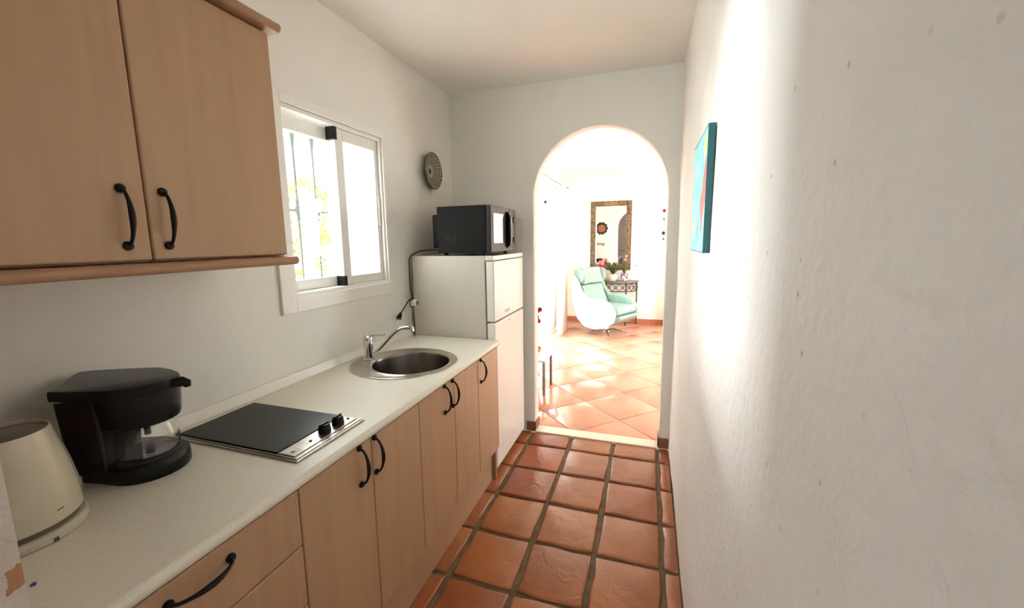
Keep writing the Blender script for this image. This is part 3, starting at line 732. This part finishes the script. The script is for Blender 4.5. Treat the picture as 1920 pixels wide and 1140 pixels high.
obj('cable_loop', tube(new(), [(.05, 2.12 + .027 * math.cos(a), 1.092 + .027 * math.sin(a)) for a in [2 * math.pi * k / 24 for k in range(22)]], .003, 8), 'black_plastic', cd, smooth=True)
obj('loose_plug', tube(new(), [(.033, 2.021, 1.046), (.034, 2.008, 1.032), (.034, 1.992, 1.016)], [.006, .013, .016], 14), 'black_plastic', cd, smooth=True)
for s in (-1, 1): obj('pin', tube(new(), [(.034 + s * .008, 1.993, 1.0165), (.034 + s * .008, 1.98, 1.004)], .0024, 8), 'chrome', cd)

# plate on the wall
pl = thing('wall_plate', 'painted ceramic plate hung on the wall above the microwave', 'plate', (.004, 2.482, 1.935))
bm = lathe(new(), [(.045, 0), (.05, .006), (.10, .022), (.118, .036), (.1195, .037), (.117, .039), (.098, .028), (.05, .0115), (.0, .009)], 0, 0, 0, 64, 'X', cap=False)
obj('dish', bm, 'plate', pl, smooth=True, local=True)
tor = new(); bmesh.ops.create_circle(tor, segments=4, radius=.001) if 0 else None
rg = [[(.0375 + .003 * math.sin(b), (.1185 + .003 * math.cos(b)) * math.cos(2 * math.pi * k / 64), (.1185 + .003 * math.cos(b)) * math.sin(2 * math.pi * k / 64)) for k in range(64)] for b in [2 * math.pi * j / 8 for j in range(9)]]
tor.free(); obj('plate_rim', loft(new(), rg, cap=False), 'plate_rim', pl, smooth=True, local=True, label='dark brown rim')

# ------------------------------------------------------------------ canvas on the right wall
pc = thing('canvas_painting', 'small turquoise canvas painting with a red abstract shape on the right wall', 'painting', (XR - .019, 1.31, 1.607))
obj('canvas', B(-.0025, .009, 0, .385, -.188, .188), 'art', pc, local=True, bevel=.002)
obj('stretcher', B(.0095, .0165, 0.001, .384, -.188, .188), 'art_edge', pc, local=True)
o = obj('edge_band', new(), 'art_edge', pc, local=True); bpy.data.objects.remove(o)
bm = B(-.0028, .0165, -.0016, -.0002, -.1885, .1885); box(bm, -.0028, .0165, -.0016, .386, .1882, .1896); box(bm, -.0028, .0165, -.0016, .386, -.1896, -.1882)
obj('painted_edge', bm, 'art_edge', pc, local=True, label='dark teal painted edge')

# ------------------------------------------------------------------ coffee maker
cm = thing('coffee_maker', 'black filter coffee maker with glass jug on the worktop', 'coffee maker', (.16, .54, .88))
CC = (.190, .582)
def outline(pts, k=5):
    P = [Vector(p) for p in pts]; out_ = []; n_ = len(P)
    for i in range(n_):
        a, b, c, d = P[i - 1], P[i], P[(i + 1) % n_], P[(i + 2) % n_]
        for j in range(k):
            t = j / k; out_.append(.5 * ((2 * b) + (c - a) * t + (2 * a - 5 * b + 4 * c - d) * t * t + (3 * b - a - 3 * c + d) * t ** 3))
    return out_
def rpoly(pts, r=.012, k=4):
    """polygon with rounded corners"""
    out_ = []; n_ = len(pts)
    for i in range(n_):
        p, a, b = Vector(pts[i]), Vector(pts[i - 1]), Vector(pts[(i + 1) % n_])
        da, db = (a - p), (b - p); rr = min(r, da.length * .45, db.length * .45); s, e_ = p + da.normalized() * rr, p + db.normalized() * rr
        for j in range(k + 1):
            t = j / k; out_.append(s * (1 - t) ** 2 + p * 2 * t * (1 - t) + e_ * t * t)
    return out_
def stack(poly, zs, ins):
    c = sum(poly, Vector((0, 0))) / len(poly)
    return [[((c.x + (p.x - c.x) * s), (c.y + (p.y - c.y) * s), z) for p in poly] for z, s in zip(zs, ins)]
def arc(c, r, a0, a1, k=12): return [(c[0] + r * math.cos(math.radians(a0 + (a1 - a0) * i / k)), c[1] + r * math.sin(math.radians(a0 + (a1 - a0) * i / k))) for i in range(k + 1)]
base = rpoly([(.085, .672), (.038, .600), (.108, .478)] , .012) 
base = [Vector(p) for p in [(.108, .480), (.150, .488)] + arc(CC, .087, -75, 95) + [(.12, .668), (.06, .64), (.045, .60)]]
bm = loft(new(), stack(base, (.8803, .884, .905, .919, .922), (.97, 1.0, 1.0, .98, .94)))
obj('base', bm, 'black_plastic', cm, smooth=True)
obj('hotplate', lathe(new(), [(.066, .9223), (.066, .9245), (.06, .925)], CC[0], CC[1], 0, 32), 'dark_grey', cm, smooth=True)
tk = [Vector(p) for p in rpoly([(.137, .436), (.215, .478), (.150, .560), (.105, .628), (.030, .565)], .01)]
rings = stack(tk, (.921, .93, 1.0, 1.06, 1.108), (.86, .87, .93, .97, 1.0))
obj('water_tank', loft(new(), rings), 'tank', cm, smooth=True, label='smoked dark brown water tank')
hs = [Vector(p) for p in rpoly([(.175, .462), (.245, .482)], .01)[:0]]
hs = [Vector(p) for p in [(.216, .470)] + arc((.212, .562), .090, -62, 98) + [(.130, .64), (.110, .60), (.16, .52)]]
obj('filter_housing', loft(new(), stack(hs, (1.030, 1.036, 1.07, 1.118), (.86, .90, .95, 1.0))), 'black_plastic', cm, smooth=True)
ld_ = [Vector(p) for p in rpoly([(.136, .428), (.235, .462)], .014)[:5]] + [Vector(p) for p in ((.225, .459), (.262, .474), (.290, .492), (.310, .515), (.322, .540), (.327, .564), (.325, .583), (.316, .600), (.300, .613), (.275, .625), (.23, .636), (.180, .640), (.085, .598), (.020, .562), (.014, .550), (.020, .540))]
obj('lid', loft(new(), stack(ld_, (1.116, 1.119, 1.134, 1.139, 1.140), (.985, 1.0, 1.0, .99, .96))), 'black_plastic', cm, smooth=True)
obj('lid_tab', tube(new(), [(.315, .578, 1.128), (.335, .594, 1.129), (.342, .600, 1.124), (.343, .600, 1.115)], [.012, .013, .011, .007], 12), 'black_plastic', cm, smooth=True)
# jug
jg = thing('glass_jug', 'empty glass coffee jug standing on the coffee maker hotplate', 'jug', (CC[0], CC[1], .925))
prof = [(.0, .9275), (.055, .9275), (.064, .932), (.068, .945), (.0685, .965), (.065, .99), (.055, 1.012), (.052, 1.02), (.0500, 1.02), (.053, 1.011), (.063, .989), (.0665, .965), (.066, .946), (.062, .934), (.054, .9295), (.0, .9295)]
jb = lathe(new(), prof, CC[0], CC[1], 0, 48, cap=False); bmesh.ops.remove_doubles(jb, verts=jb.verts, dist=1e-5); bmesh.ops.recalc_face_normals(jb, faces=jb.faces)
obj('glass_body', jb, 'glass', jg, smooth=True)
obj('collar', loft(new(), [[(CC[0] + r * math.cos(2 * math.pi * k / 40), CC[1] + r * math.sin(2 * math.pi * k / 40), z) for k in range(40)] for r, z in ((.0535, 1.0125), (.056, 1.0125), (.056, 1.024), (.05, 1.026), (.0, 1.027))], cap=False), 'black_plastic', jg, smooth=True)
ha = math.radians(150); hx, hy = math.cos(ha), math.sin(ha)
hpts = [(CC[0] + hx * r, CC[1] + hy * r, z) for r, z in ((.054, 1.018), (.075, 1.02), (.092, 1.008), (.094, .985), (.088, .962), (.078, .948))]
obj('jug_handle', tube(new(), catmull(hpts, 4), .008, 10), 'black_plastic', jg, smooth=True)

# ------------------------------------------------------------------ kettle
kt = thing('electric_kettle', 'cream plastic kettle on its base at the left edge', 'kettle', (.215, .325, .88))
KC = (.215, .325)
obj('kettle_base', lathe(new(), [(.100, .8803), (.104, .883), (.104, .892), (.098, .899), (.085, .900)], KC[0], KC[1], 0, 48), 'cream', kt, smooth=True)
obj('base_notch', B(KC[0] + .094, KC[0] + .1045, KC[1] + .008, KC[1] + .016, .881, .889), 'cream_dark', kt)
obj('heating_ring', lathe(new(), [(.092, .9003), (.092, .9105)], KC[0], KC[1], 0, 48), 'grey_band', kt, smooth=True, label='dark grey band above the base')
kb = [(.094, .911), (.0975, .914), (.0975, .925), (.094, .965), (.087, 1.01), (.079, 1.05), (.072, 1.085), (.069, 1.100), (.0665, 1.100), (.0665, 1.094)]
bm = lathe(new(), kb, KC[0], KC[1], 0, 56, cap=False)
# spout bulge towards -y / +x side
for v in bm.verts:
    d = Vector((v.co.x - KC[0], v.co.y - KC[1])); a = math.atan2(d.y, d.x); t = max(0, (v.co.z - .99) / .11)
    g = math.exp(-((a + 1.1) / .3) ** 2) * t; v.co.x += d.x * .35 * g; v.co.y += d.y * .35 * g
obj('kettle_body', bm, 'cream', kt, smooth=True)
obj('kettle_lid', lathe(new(), [(.066, 1.088), (.066, 1.093), (.05, 1.097), (.0, 1.1)], KC[0], KC[1], 0, 40, cap=False), 'cream_dark', kt, smooth=True, label='dark brown kettle lid')
ka = math.radians(200); kx, ky = math.cos(ka), math.sin(ka)
obj('kettle_handle', tube(new(), catmull([(KC[0] + kx * r, KC[1] + ky * r, z) for r, z in ((.07, 1.088), (.105, 1.09), (.128, 1.06), (.13, 1.01), (.118, .96), (.094, .945))], 5), .013, 12), 'cream', kt, smooth=True)
gz = [(.0985, .93), (.0955, .965), (.0885, 1.01), (.0805, 1.05)]
ga = math.radians(72)
bm = new(); loft(bm, [[(KC[0] + r * math.cos(ga + da), KC[1] + r * math.sin(ga + da), z) for da in (-.09, .09)] for r, z in gz], cap=False, closed=False)
bm2 = obj('water_gauge', bm, mat('gauge_green', (150, 168, 150), .15), kt, smooth=True, label='narrow greenish water gauge')
md = bm2.modifiers.new('sol', 'SOLIDIFY'); md.thickness = .002; md.offset = 0
# small dark printed mark low on the body
pa = math.radians(20)
bm = new(); pts4 = []
for da, z in ((-.10, .936), (.03, .936), (.03, .9385), (-.10, .9385)):
    r = .0975 - (z - .925) / .04 * .0035 + .0006; pts4.append(bm.verts.new((KC[0] + r * math.cos(pa + da), KC[1] + r * math.sin(pa + da), z)))
bm.faces.new(pts4)
o = obj('printed_mark', bm, 'grey_band', kt); md = o.modifiers.new('sol', 'SOLIDIFY'); md.thickness = .0006

# ------------------------------------------------------------------ living room: armchair
ac = thing('swivel_armchair', 'mint green leather swivel armchair with pale shell in the living room', 'armchair', (.84, 6.42, 0), math.radians(-26))
def solid(name, bm, m, bv, **kw): return obj(name, bm, m, ac, local=True, bevel=bv, seg=4, **kw)
side = [(-.40, .86), (-.33, .90), (-.24, .70), (-.14, .585), (.12, .585), (.27, .53), (.36, .40), (.33, .26), (.22, .16), (.02, .115), (-.16, .14), (-.30, .26), (-.38, .50)]
for s, nm in ((-1, 'near'), (1, 'far')):
    y0 = .30 * s; bm = prism(new(), [(a, y0, z) for a, z in side], (0, .085 * s, 0)); solid('shell_side', bm, 'leather_shell' if s < 0 else 'leather', .03, label='pale shell side' if s < 0 else 'mint leather side')
def bent(x0s, zs2, wd, th):
    bm = new(); rings = []
    for (x, z) in zip(x0s, zs2):
        r_ = []
        for k in range(9):
            u = -1 + k / 4; r_.append((x + .05 * u * u, u * wd, z))
        for k in range(9):
            u = 1 - k / 4; r_.append((x - th + .05 * u * u, u * wd, z))
        rings.append(r_)
    return loft(bm, rings)
solid('back_shell', bent([-.18, -.30, -.36, -.40, -.42], [.16, .32, .5, .75, .90], .30, .04), 'leather_shell', .01, label='pale outer back shell')
solid('backrest', bent([-.16, -.20, -.25, -.29, -.30], [.42, .52, .62, .73, .76], .27, .09), 'leather', .02)
solid('headrest', bent([-.26, -.28, -.30, -.32, -.33], [.775, .83, .90, .98, 1.02], .25, .09), 'leather', .025)
for s in (-1, 1):
    bm = prism(new(), [(-.40, .255 * s, .80), (-.30, .255 * s, .79), (-.22, .30 * s, .84), (-.22, .30 * s, .98), (-.33, .255 * s, 1.02), (-.42, .255 * s, 1.0)], (0, .03 * s, 0)); solid('head_wing', bm, 'leather', .014)
solid('seat_cushion', B(-.20, .36, -.28, .28, .34, .46), 'leather', .045)
fb = prism(new(), [(-.1, -.275, .15), (.22, -.275, .175), (.40, -.275, .30), (.40, -.275, .335), (-.1, -.275, .335)], (0, .55, 0)); solid('footrest', fb, 'leather', .02)
solid('column', lathe(new(), [(.05, .115), (.05, .1), (.028, .095), (.028, .055), (.06, .045), (.06, .03)], 0, 0, 0, 24), 'chrome', 0, smooth=True)
for k in range(5):
    a = 2 * math.pi * k / 5 + .35; c, s = math.cos(a), math.sin(a)
    solid('base_leg', tube(new(), catmull([(c * .03, s * .03, .06), (c * .14, s * .14, .065), (c * .25, s * .25, .035), (c * .31, s * .31, .012)], 4), [.016] * 4 + [.014] * 5 + [.010] * 4, 8), 'chrome', 0, smooth=True)

# console table
ct = thing('console_table', 'half-round dark iron console table with lattice apron against the far wall', 'table', (.93, YF, 0))
def half(r, y, k=24, cx=.93): return [(cx + r * math.cos(math.pi + math.pi * i / k), y + r * .8 * math.sin(math.pi + math.pi * i / k)) for i in range(k + 1)]
bm = prism(new(), [(p[0], p[1], .735) for p in half(.37, YF - .002)], (0, 0, .022)); obj('table_top', bm, 'table_top', ct, bevel=.004)
for z in (.715, .585):
    obj('apron_ring', tube(new(), [(p[0], p[1], z) for p in half(.335, YF - .03)], .008, 6), 'table_iron', ct, smooth=True)
hp = half(.335, YF - .03, 36)
for i in range(0, 36, 4):
    a, b = hp[i], hp[i + 4]; am = hp[i + 2]
    obj('lattice_cross', tube(tube(new(), [(a[0], a[1], .585), (am[0], am[1], .65), (b[0], b[1], .715)], .005, 6), [(a[0], a[1], .715), (am[0], am[1], .65), (b[0], b[1], .585)], .005, 6), 'table_iron', ct, smooth=True)
    obj('lattice_ring', tube(new(), [(am[0] + .022 * math.cos(v), am[1], .65 + .022 * math.sin(v)) for v in [2 * math.pi * q_ / 14 for q_ in range(15)]], .004, 6), 'table_iron', ct, smooth=True)
for i in (1, 12, 24, 35):
    a = hp[i]; obj('leg', tube(new(), [(a[0], a[1], .001), (a[0], a[1], .735)], .011, 8), 'table_iron', ct, smooth=True)

# mirror
mi = thing('wall_mirror', 'tall mirror in an ornate bronze frame on the far wall', 'mirror', (.81, YF, .90))
mx0, mx1, mz0, mz1 = .468, 1.150, .93, 2.10; fw = .085
def bar_frame(x0, x1, z0, z1, m, nm, lab=None):
    bm = new(); w_ = min(x1 - x0, z1 - z0); hor = (x1 - x0) > (z1 - z0)
    box(bm, x0, x1, YF - .028, YF - .002, z0, z1)
    if hor: box(bm, x0, x1, YF - .042, YF - .0285, z0 + .2 * w_, z1 - .2 * w_)
    else: box(bm, x0 + .2 * w_, x1 - .2 * w_, YF - .042, YF - .0285, z0, z1)
    o = obj(nm, bm, m, mi, bevel=.005, label=lab)
bar_frame(mx0, mx0 + fw, mz0, mz1, 'bronze', 'frame_side'); bar_frame(mx1 - fw, mx1, mz0, mz1, 'bronze', 'frame_side')
bar_frame(mx0 + fw, mx1 - fw, mz1 - fw, mz1, 'bronze', 'frame_top'); bar_frame(mx0 + fw, mx1 - fw, mz0, mz0 + fw, 'bronze', 'frame_bottom')
obj('frame_panel', B(.70, .92, YF - .048, YF - .0425, mz1 - fw + .012, mz1 - .012), 'bronze_lt', mi, bevel=.004, label='paler bronze centre panel')
for k in range(7):
    for xx in (mx0 + fw / 2, mx1 - fw / 2):
        obj('rosette', lathe(new(), [(.022, 0), (.02, -.006), (.008, -.012)], xx, YF - .0425, mz0 + .15 + k * .15, 12, 'Y'), 'bronze_lt', mi, smooth=True)
obj('mirror_glass', B(mx0 + fw - .003, mx1 - fw + .003, YF - .016, YF - .012, mz0 + fw - .003, mz1 - fw + .003), 'mirror', mi)

# plants on the console
def pot(cx, cy, z, r, h, m, nm, label, cat='plant'):
    t = thing(nm, label, cat, (cx, cy, z))
    obj('pot', lathe(new(), [(r * .7, z + .0005), (r * .95, z + h * .4), (r, z + h * .85), (r * 1.04, z + h), (r * .92, z + h), (r * .9, z + h * .88), (0, z + h * .88)], cx, cy, 0, 28, cap=False), m, t, smooth=True)
    return t
def leaf(t, base, tip, wd, sag, m='leaf'):
    base, tip = Vector(base), Vector(tip); bm = new(); n_ = 7; d = tip - base; side_ = d.cross(Vector((0, 0, 1)))
    side_ = side_.normalized() if side_.length > 1e-4 else Vector((1, 0, 0)); rows = []
    for i in range(n_ + 1):
        u = i / n_; p = base + d * u + Vector((0, 0, sag * math.sin(math.pi * u))); ww = wd * (math.sin(math.pi * min(1, .18 + u * .82)) ** .7) * (1 - u * .15)
        rows.append([p - side_ * ww, p + Vector((0, 0, -.25 * ww)), p + side_ * ww])
    loft(bm, rows, cap=False, closed=False)
    o = obj('leaf', bm, m, t, smooth=True); md = o.modifiers.new('s', 'SOLIDIFY'); md.thickness = .002
TZ = .7575
t = pot(.855, 7.14, TZ, .10, .115, 'pot', 'potted_agave', 'spiky green plant in a pale round pot on the console table')
rnd = random.Random(5)
for k in range(22):
    a = math.radians(-175 + 350 * k / 21); l = rnd.uniform(.10, .17); up = rnd.uniform(.08, .22)
    leaf(t, (.87, 7.13, TZ + .10), (.88 + l * math.cos(a), 7.11 + .5 * l * math.sin(a) - .02, TZ + .10 + up), .019, .03)
t = pot(1.055, 7.16, TZ, .062, .125, 'pot2', 'potted_orchid', 'pink-flowered plant in a patterned pot, right end of the console table')
for k in range(6):
    a = 2 * math.pi * k / 6; leaf(t, (1.055, 7.16, TZ + .11), (1.055 + .09 * math.cos(a), 7.16 + .06 * math.sin(a), TZ + .27 + .04 * (k % 2)), .018, .01)
obj('stem', tube(new(), catmull([(1.055, 7.16, TZ + .11), (1.06, 7.15, TZ + .3), (1.09, 7.14, TZ + .42)], 4), .004, 6), 'leaf', t, smooth=True)
def flower(t, c, r, m, k=6):
    c = Vector(c); bm = new()
    for i in range(k):
        a = 2 * math.pi * i / k; d = Vector((math.cos(a), -.35, math.sin(a))).normalized(); s = d.cross(Vector((0, 1, 0))).normalized()
        bm.faces.new([bm.verts.new(c + v) for v in (Vector((0, 0, 0)), d * r * .6 + s * r * .35, d * r, d * r * .6 - s * r * .35)])
    o = obj('blossom', bm, m, t); md = o.modifiers.new('s', 'SOLIDIFY'); md.thickness = .003
flower(t, (1.09, 7.13, TZ + .42), .03, 'pink'); flower(t, (1.075, 7.13, TZ + .36), .026, 'pink'); 
t = pot(.690, 7.10, TZ, .05, .12, 'pot', 'pink_bouquet', 'pink flowers in a small pot behind the armchair headrest')
for k in range(9):
    c = (.710 + rnd.uniform(-.05, .03), 7.07 + rnd.uniform(-.03, .03), TZ + .27 + rnd.uniform(-.06, .07))
    obj('stem', tube(new(), [(.690, 7.10, TZ + .10), c], .003, 5), 'leaf', t); flower(t, c, .034, 'pink' if k % 3 else 'redpetal')
# small pink spray right of the mirror
wd_ = thing('wall_ornament', 'tiny pink ornament on the far wall right of the mirror', 'ornament', (1.25, YF - .001, 1.0))
for k in range(3): flower(wd_, (1.225 + k * .025, YF - .012, 1.005 + .004 * (k % 2)), .012, 'pink')
obj('hook', tube(new(), [(1.21, YF - .006, 1.0), (1.29, YF - .006, 1.0)], .003, 6), 'pink', wd_)

# wall decor on the living room side of the arch wall (seen in the mirror)
dc = thing('flower_wall_decor', 'dark flower-shaped metal wall decoration seen in the mirror', 'wall decoration', (.20, YB + .001, 1.75))
for k in range(10):
    a = 2 * math.pi * k / 10; c = (.20 + .125 * math.cos(a), 1.75 + .125 * math.sin(a))
    obj('petal', lathe(new(), [(.048, .001), (.05, .008), (.038, .016)], c[0], YB, c[1], 16, 'Y'), 'table_iron', dc, smooth=True)
obj('centre_disc', lathe(new(), [(.10, .004), (.10, .017), (.06, .026)], .20, YB, 1.75, 28, 'Y'), 'copper', dc, smooth=True, label='copper coloured centre')
sh = thing('wall_shelf', 'small dark wall shelf under the flower decoration, seen in the mirror', 'shelf', (.05, YB + .001, 1.33))
obj('board', B(.02, .30, YB + .001, YB + .12, 1.325, 1.34), 'table_iron', sh)
for x in (.05, .26): obj('bracket', prism(new(), [(x, YB + .001, 1.324), (x, YB + .09, 1.324), (x, YB + .001, 1.26)], (.008, 0, 0)), 'table_iron', sh)
# small table with a black box, seen in the mirror
st_ = thing('side_table', 'narrow dark side table behind the arch wall, seen in the mirror', 'table', (.155, 3.16, 0))
obj('table_top', B(.012, .305, 3.03, 3.33, .735, .752), 'table_iron', st_, bevel=.003)
for x in (.03, .285):
    for y in (3.05, 3.31): obj('leg', B(x - .011, x + .011, y - .011, y + .011, .001, .734), 'table_iron', st_)
bb = thing('black_box', 'black box-shaped case on the side table, seen in the mirror', 'box', (.15, 3.18, .7525))
obj('case', B(.03, .272, 3.06, 3.30, .7528, .90), 'fabric_black', bb, bevel=.01, seg=3)
obj('lid', B(.028, .274, 3.058, 3.302, .901, .935), 'fabric_black', bb, bevel=.014, seg=3)

# low glass table at the left of the arch
lt_ = thing('coffee_table', 'low white-topped coffee table with silver legs, left of the arch', 'table', (.26, 3.72, 0))
obj('table_top', B(.02, .545, 3.56, 3.90, .325, .345), 'pvc', lt_, bevel=.004)
for x in (.04, .530):
    for y in (3.58, 3.878): obj('leg', B(x - .012, x + .012, y - .012, y + .012, .001, .323), 'silver', lt_, bevel=.002)
bo = thing('orange_bowl', 'orange glazed bowl on the low coffee table', 'bowl', (.39, 3.80, .3455))
obj('bowl', lathe(new(), [(.03, .3458), (.055, .365), (.068, .40), (.065, .40), (.05, .367), (0, .352)], .385, 3.80, 0, 28, cap=False), 'orange', bo, smooth=True)
va = thing('red_flower_vase', 'dark red flowers in a slim vase on the coffee table', 'flowers', (.33, 3.70, .3455))
obj('vase', lathe(new(), [(.03, .3458), (.04, .40), (.022, .50), (.026, .54), (.022, .54)], .33, 3.70, 0, 20, cap=False), 'pot', va, smooth=True)
for k, (dx, dz) in enumerate(((.10, .84), (.12, .80), (.095, .77), (.11, .735), (.125, .70), (.14, .81), (.09, .72))):
    c = (.33 + dx, 3.68, dz); obj('stem', tube(new(), [(.33, 3.70, .53), c], .003, 5), 'leaf', va); flower(va, c, .032, 'redpetal', 7)

# curtains and rod on the left living room wall
cr_ = thing('curtain_rod', 'silver curtain rod with round end above the left curtains', 'curtain rod', (.17, 5.3, 2.27))
obj('rod', tube(new(), [(.17, 4.1, 2.27), (.17, 6.60, 2.27)], .011, 10), 'silver', cr_, smooth=True)
obj('finial', lathe(new(), [(.004, -.03), (.022, -.02), (.028, 0), (.022, .02), (.004, .03)], .17, 6.64, 2.27, 16, 'Y'), 'silver', cr_, smooth=True)
obj('finial', lathe(new(), [(.004, -.03), (.022, -.02), (.028, 0), (.022, .02), (.004, .03)], .17, 4.06, 2.27, 16, 'Y'), 'silver', cr_, smooth=True)
for y in (4.15, 6.56): obj('bracket', tube(new(), [(.002, y, 2.27), (.17, y, 2.27)], .008, 8), 'silver', cr_)
def curtain(y0, y1, m, nm, label, amp, waves, xc=.17):
    bm = new(); n_ = waves * 8; top, bot = [], []; rings = []
    for z in (2.245, 1.6, .9, .02):
        rings.append([(xc + amp * math.sin(2 * math.pi * waves * i / n_), y0 + (y1 - y0) * i / n_, z) for i in range(n_ + 1)])
    loft(bm, rings, cap=False, closed=False)
    o = obj(nm, bm, m, None, smooth=True); md = o.modifiers.new('s', 'SOLIDIFY'); md.thickness = .003; centre(o, (xc, (y0 + y1) / 2, 0.02)); tag(o, label, 'curtain', 'white curtains on the living room rod')
curtain(6.0, 6.52, 'curtain', 'curtain', 'white curtain bunched at the far end of the rod', .045, 6)
curtain(4.2, 4.6, 'curtain', 'curtain', 'white curtain bunched at the near end of the rod', .045, 5)
hk = thing('curtain_holdback', 'small black round curtain holdback on the left wall', 'holdback', (.002, 6.9, 2.0))
a_ = (.08, 5.52, 1.973)
hk.location = (.08, 5.518, 1.973); bpy.context.view_layer.update()
obj('rod', tube(new(), [(.08, 5.1, 1.975), (.08, 5.49, 1.973)], .005, 8), 'pvc', hk)
obj('knob', lathe(new(), [(.006, -.03), (.02, -.02), (.024, 0), (.016, .02), (.004, .028)], .08, 5.518, 1.973, 14, 'Y'), 'black_iron', hk, smooth=True)
obj('rod_bracket', tube(new(), [(-.1, 5.3, 1.975), (.08, 5.3, 1.975)], .005, 8), 'pvc', hk)
wf = thing('door_2', '', '', (-.1, 5.35, .06)); del wf['label'], wf['category']; wf['kind'] = 'structure'; wf['label'] = 'white glazed terrace doors behind the curtains'
for k in range(2):
    a, b = 4.3 + k * 1.05, 4.3 + (k + 1) * 1.05
    f = obj('door_leaf', frame_yz(-.14, -.10, a + .003, b - .003, .065, 2.155, .06, .06, .08, .06), 'pvc', wf, bevel=.003)
    obj('pane', B(-.122, -.118, a + .06, b - .06, .14, 2.10), 'pane', f)

# hanging ornaments by the right arch pier
hg = thing('hanging_garland', 'string of tiny coloured beads hanging just past the right arch pier', 'ornament', (1.585, 4.2, 1.9))
yy = 4.2
pts = [Vector((1.5627, yy, z_)) for z_ in (2.044, 1.723, 1.643, 1.512, 1.456)]
obj('thread', tube(new(), [Vector((pts[0].x, yy, H)), pts[0], pts[-1]], .0012, 5), 'pvc', hg)
for p, r, m in ((pts[1], .017, 'redpetal'), (pts[2], .011, 'green_bead'), (pts[3], .018, 'table_iron'), (pts[4], .014, 'badge')):
    obj('bead', lathe(new(), [(r * .2, -r), (r * .8, -r * .6), (r, 0), (r * .8, r * .6), (r * .2, r)], p.x, p.y, p.z, 12), m, hg, smooth=True)

# recessed ceiling spots
for i, (x, y, lab) in enumerate(((.84, 4.94, 'recessed ceiling spotlight nearer the arch'), (.83, 5.99, 'recessed ceiling spotlight further from the arch'), (2.3, 5.2, 'recessed ceiling spotlight to the right, beyond the arch pier'))):
    t = thing('ceiling_spotlight', lab, 'ceiling light', (x, y, H), group='recessed living room spotlights')
    obj('ring', lathe(new(), [(.055, -.0005), (.055, -.006), (.042, -.008), (.042, -.002)], x, y, H, 24, cap=False), 'pvc', t, smooth=True)
    obj('lamp', lathe(new(), [(.041, -.0012), (.041, -.004)], x, y, H, 24), 'ceil_emit', t)
# wall outlet low on the left wall
ol = thing('cable_outlet', 'small dark cable outlet low beside the curtain', 'outlet', (.001, 6.75, .2))
obj('plate', B(.001, .009, 6.72, 6.78, .17, .23), 'pvc', ol, bevel=.002); obj('jack', B(.0095, .014, 6.735, 6.765, .185, .215), 'black_plastic', ol)
# patched spot and blue wall plug on the wall end at the left edge
ws = thing('wall_plug', 'blue plastic wall plug in the wall end at the lower left', 'wall plug', (JX + .002, JY1 - .004, 1.04))
obj('plug', lathe(new(), [(.002, -.001), (.0025, .003), (.0016, .004)], JX - .001, JY1 + .001, 1.046, 12, 'Y'), mat('blue_plastic', (52, 66, 120), .4), ws, smooth=True)

for o in bpy.data.objects:
    if '_o' in o.keys(): del o['_o']
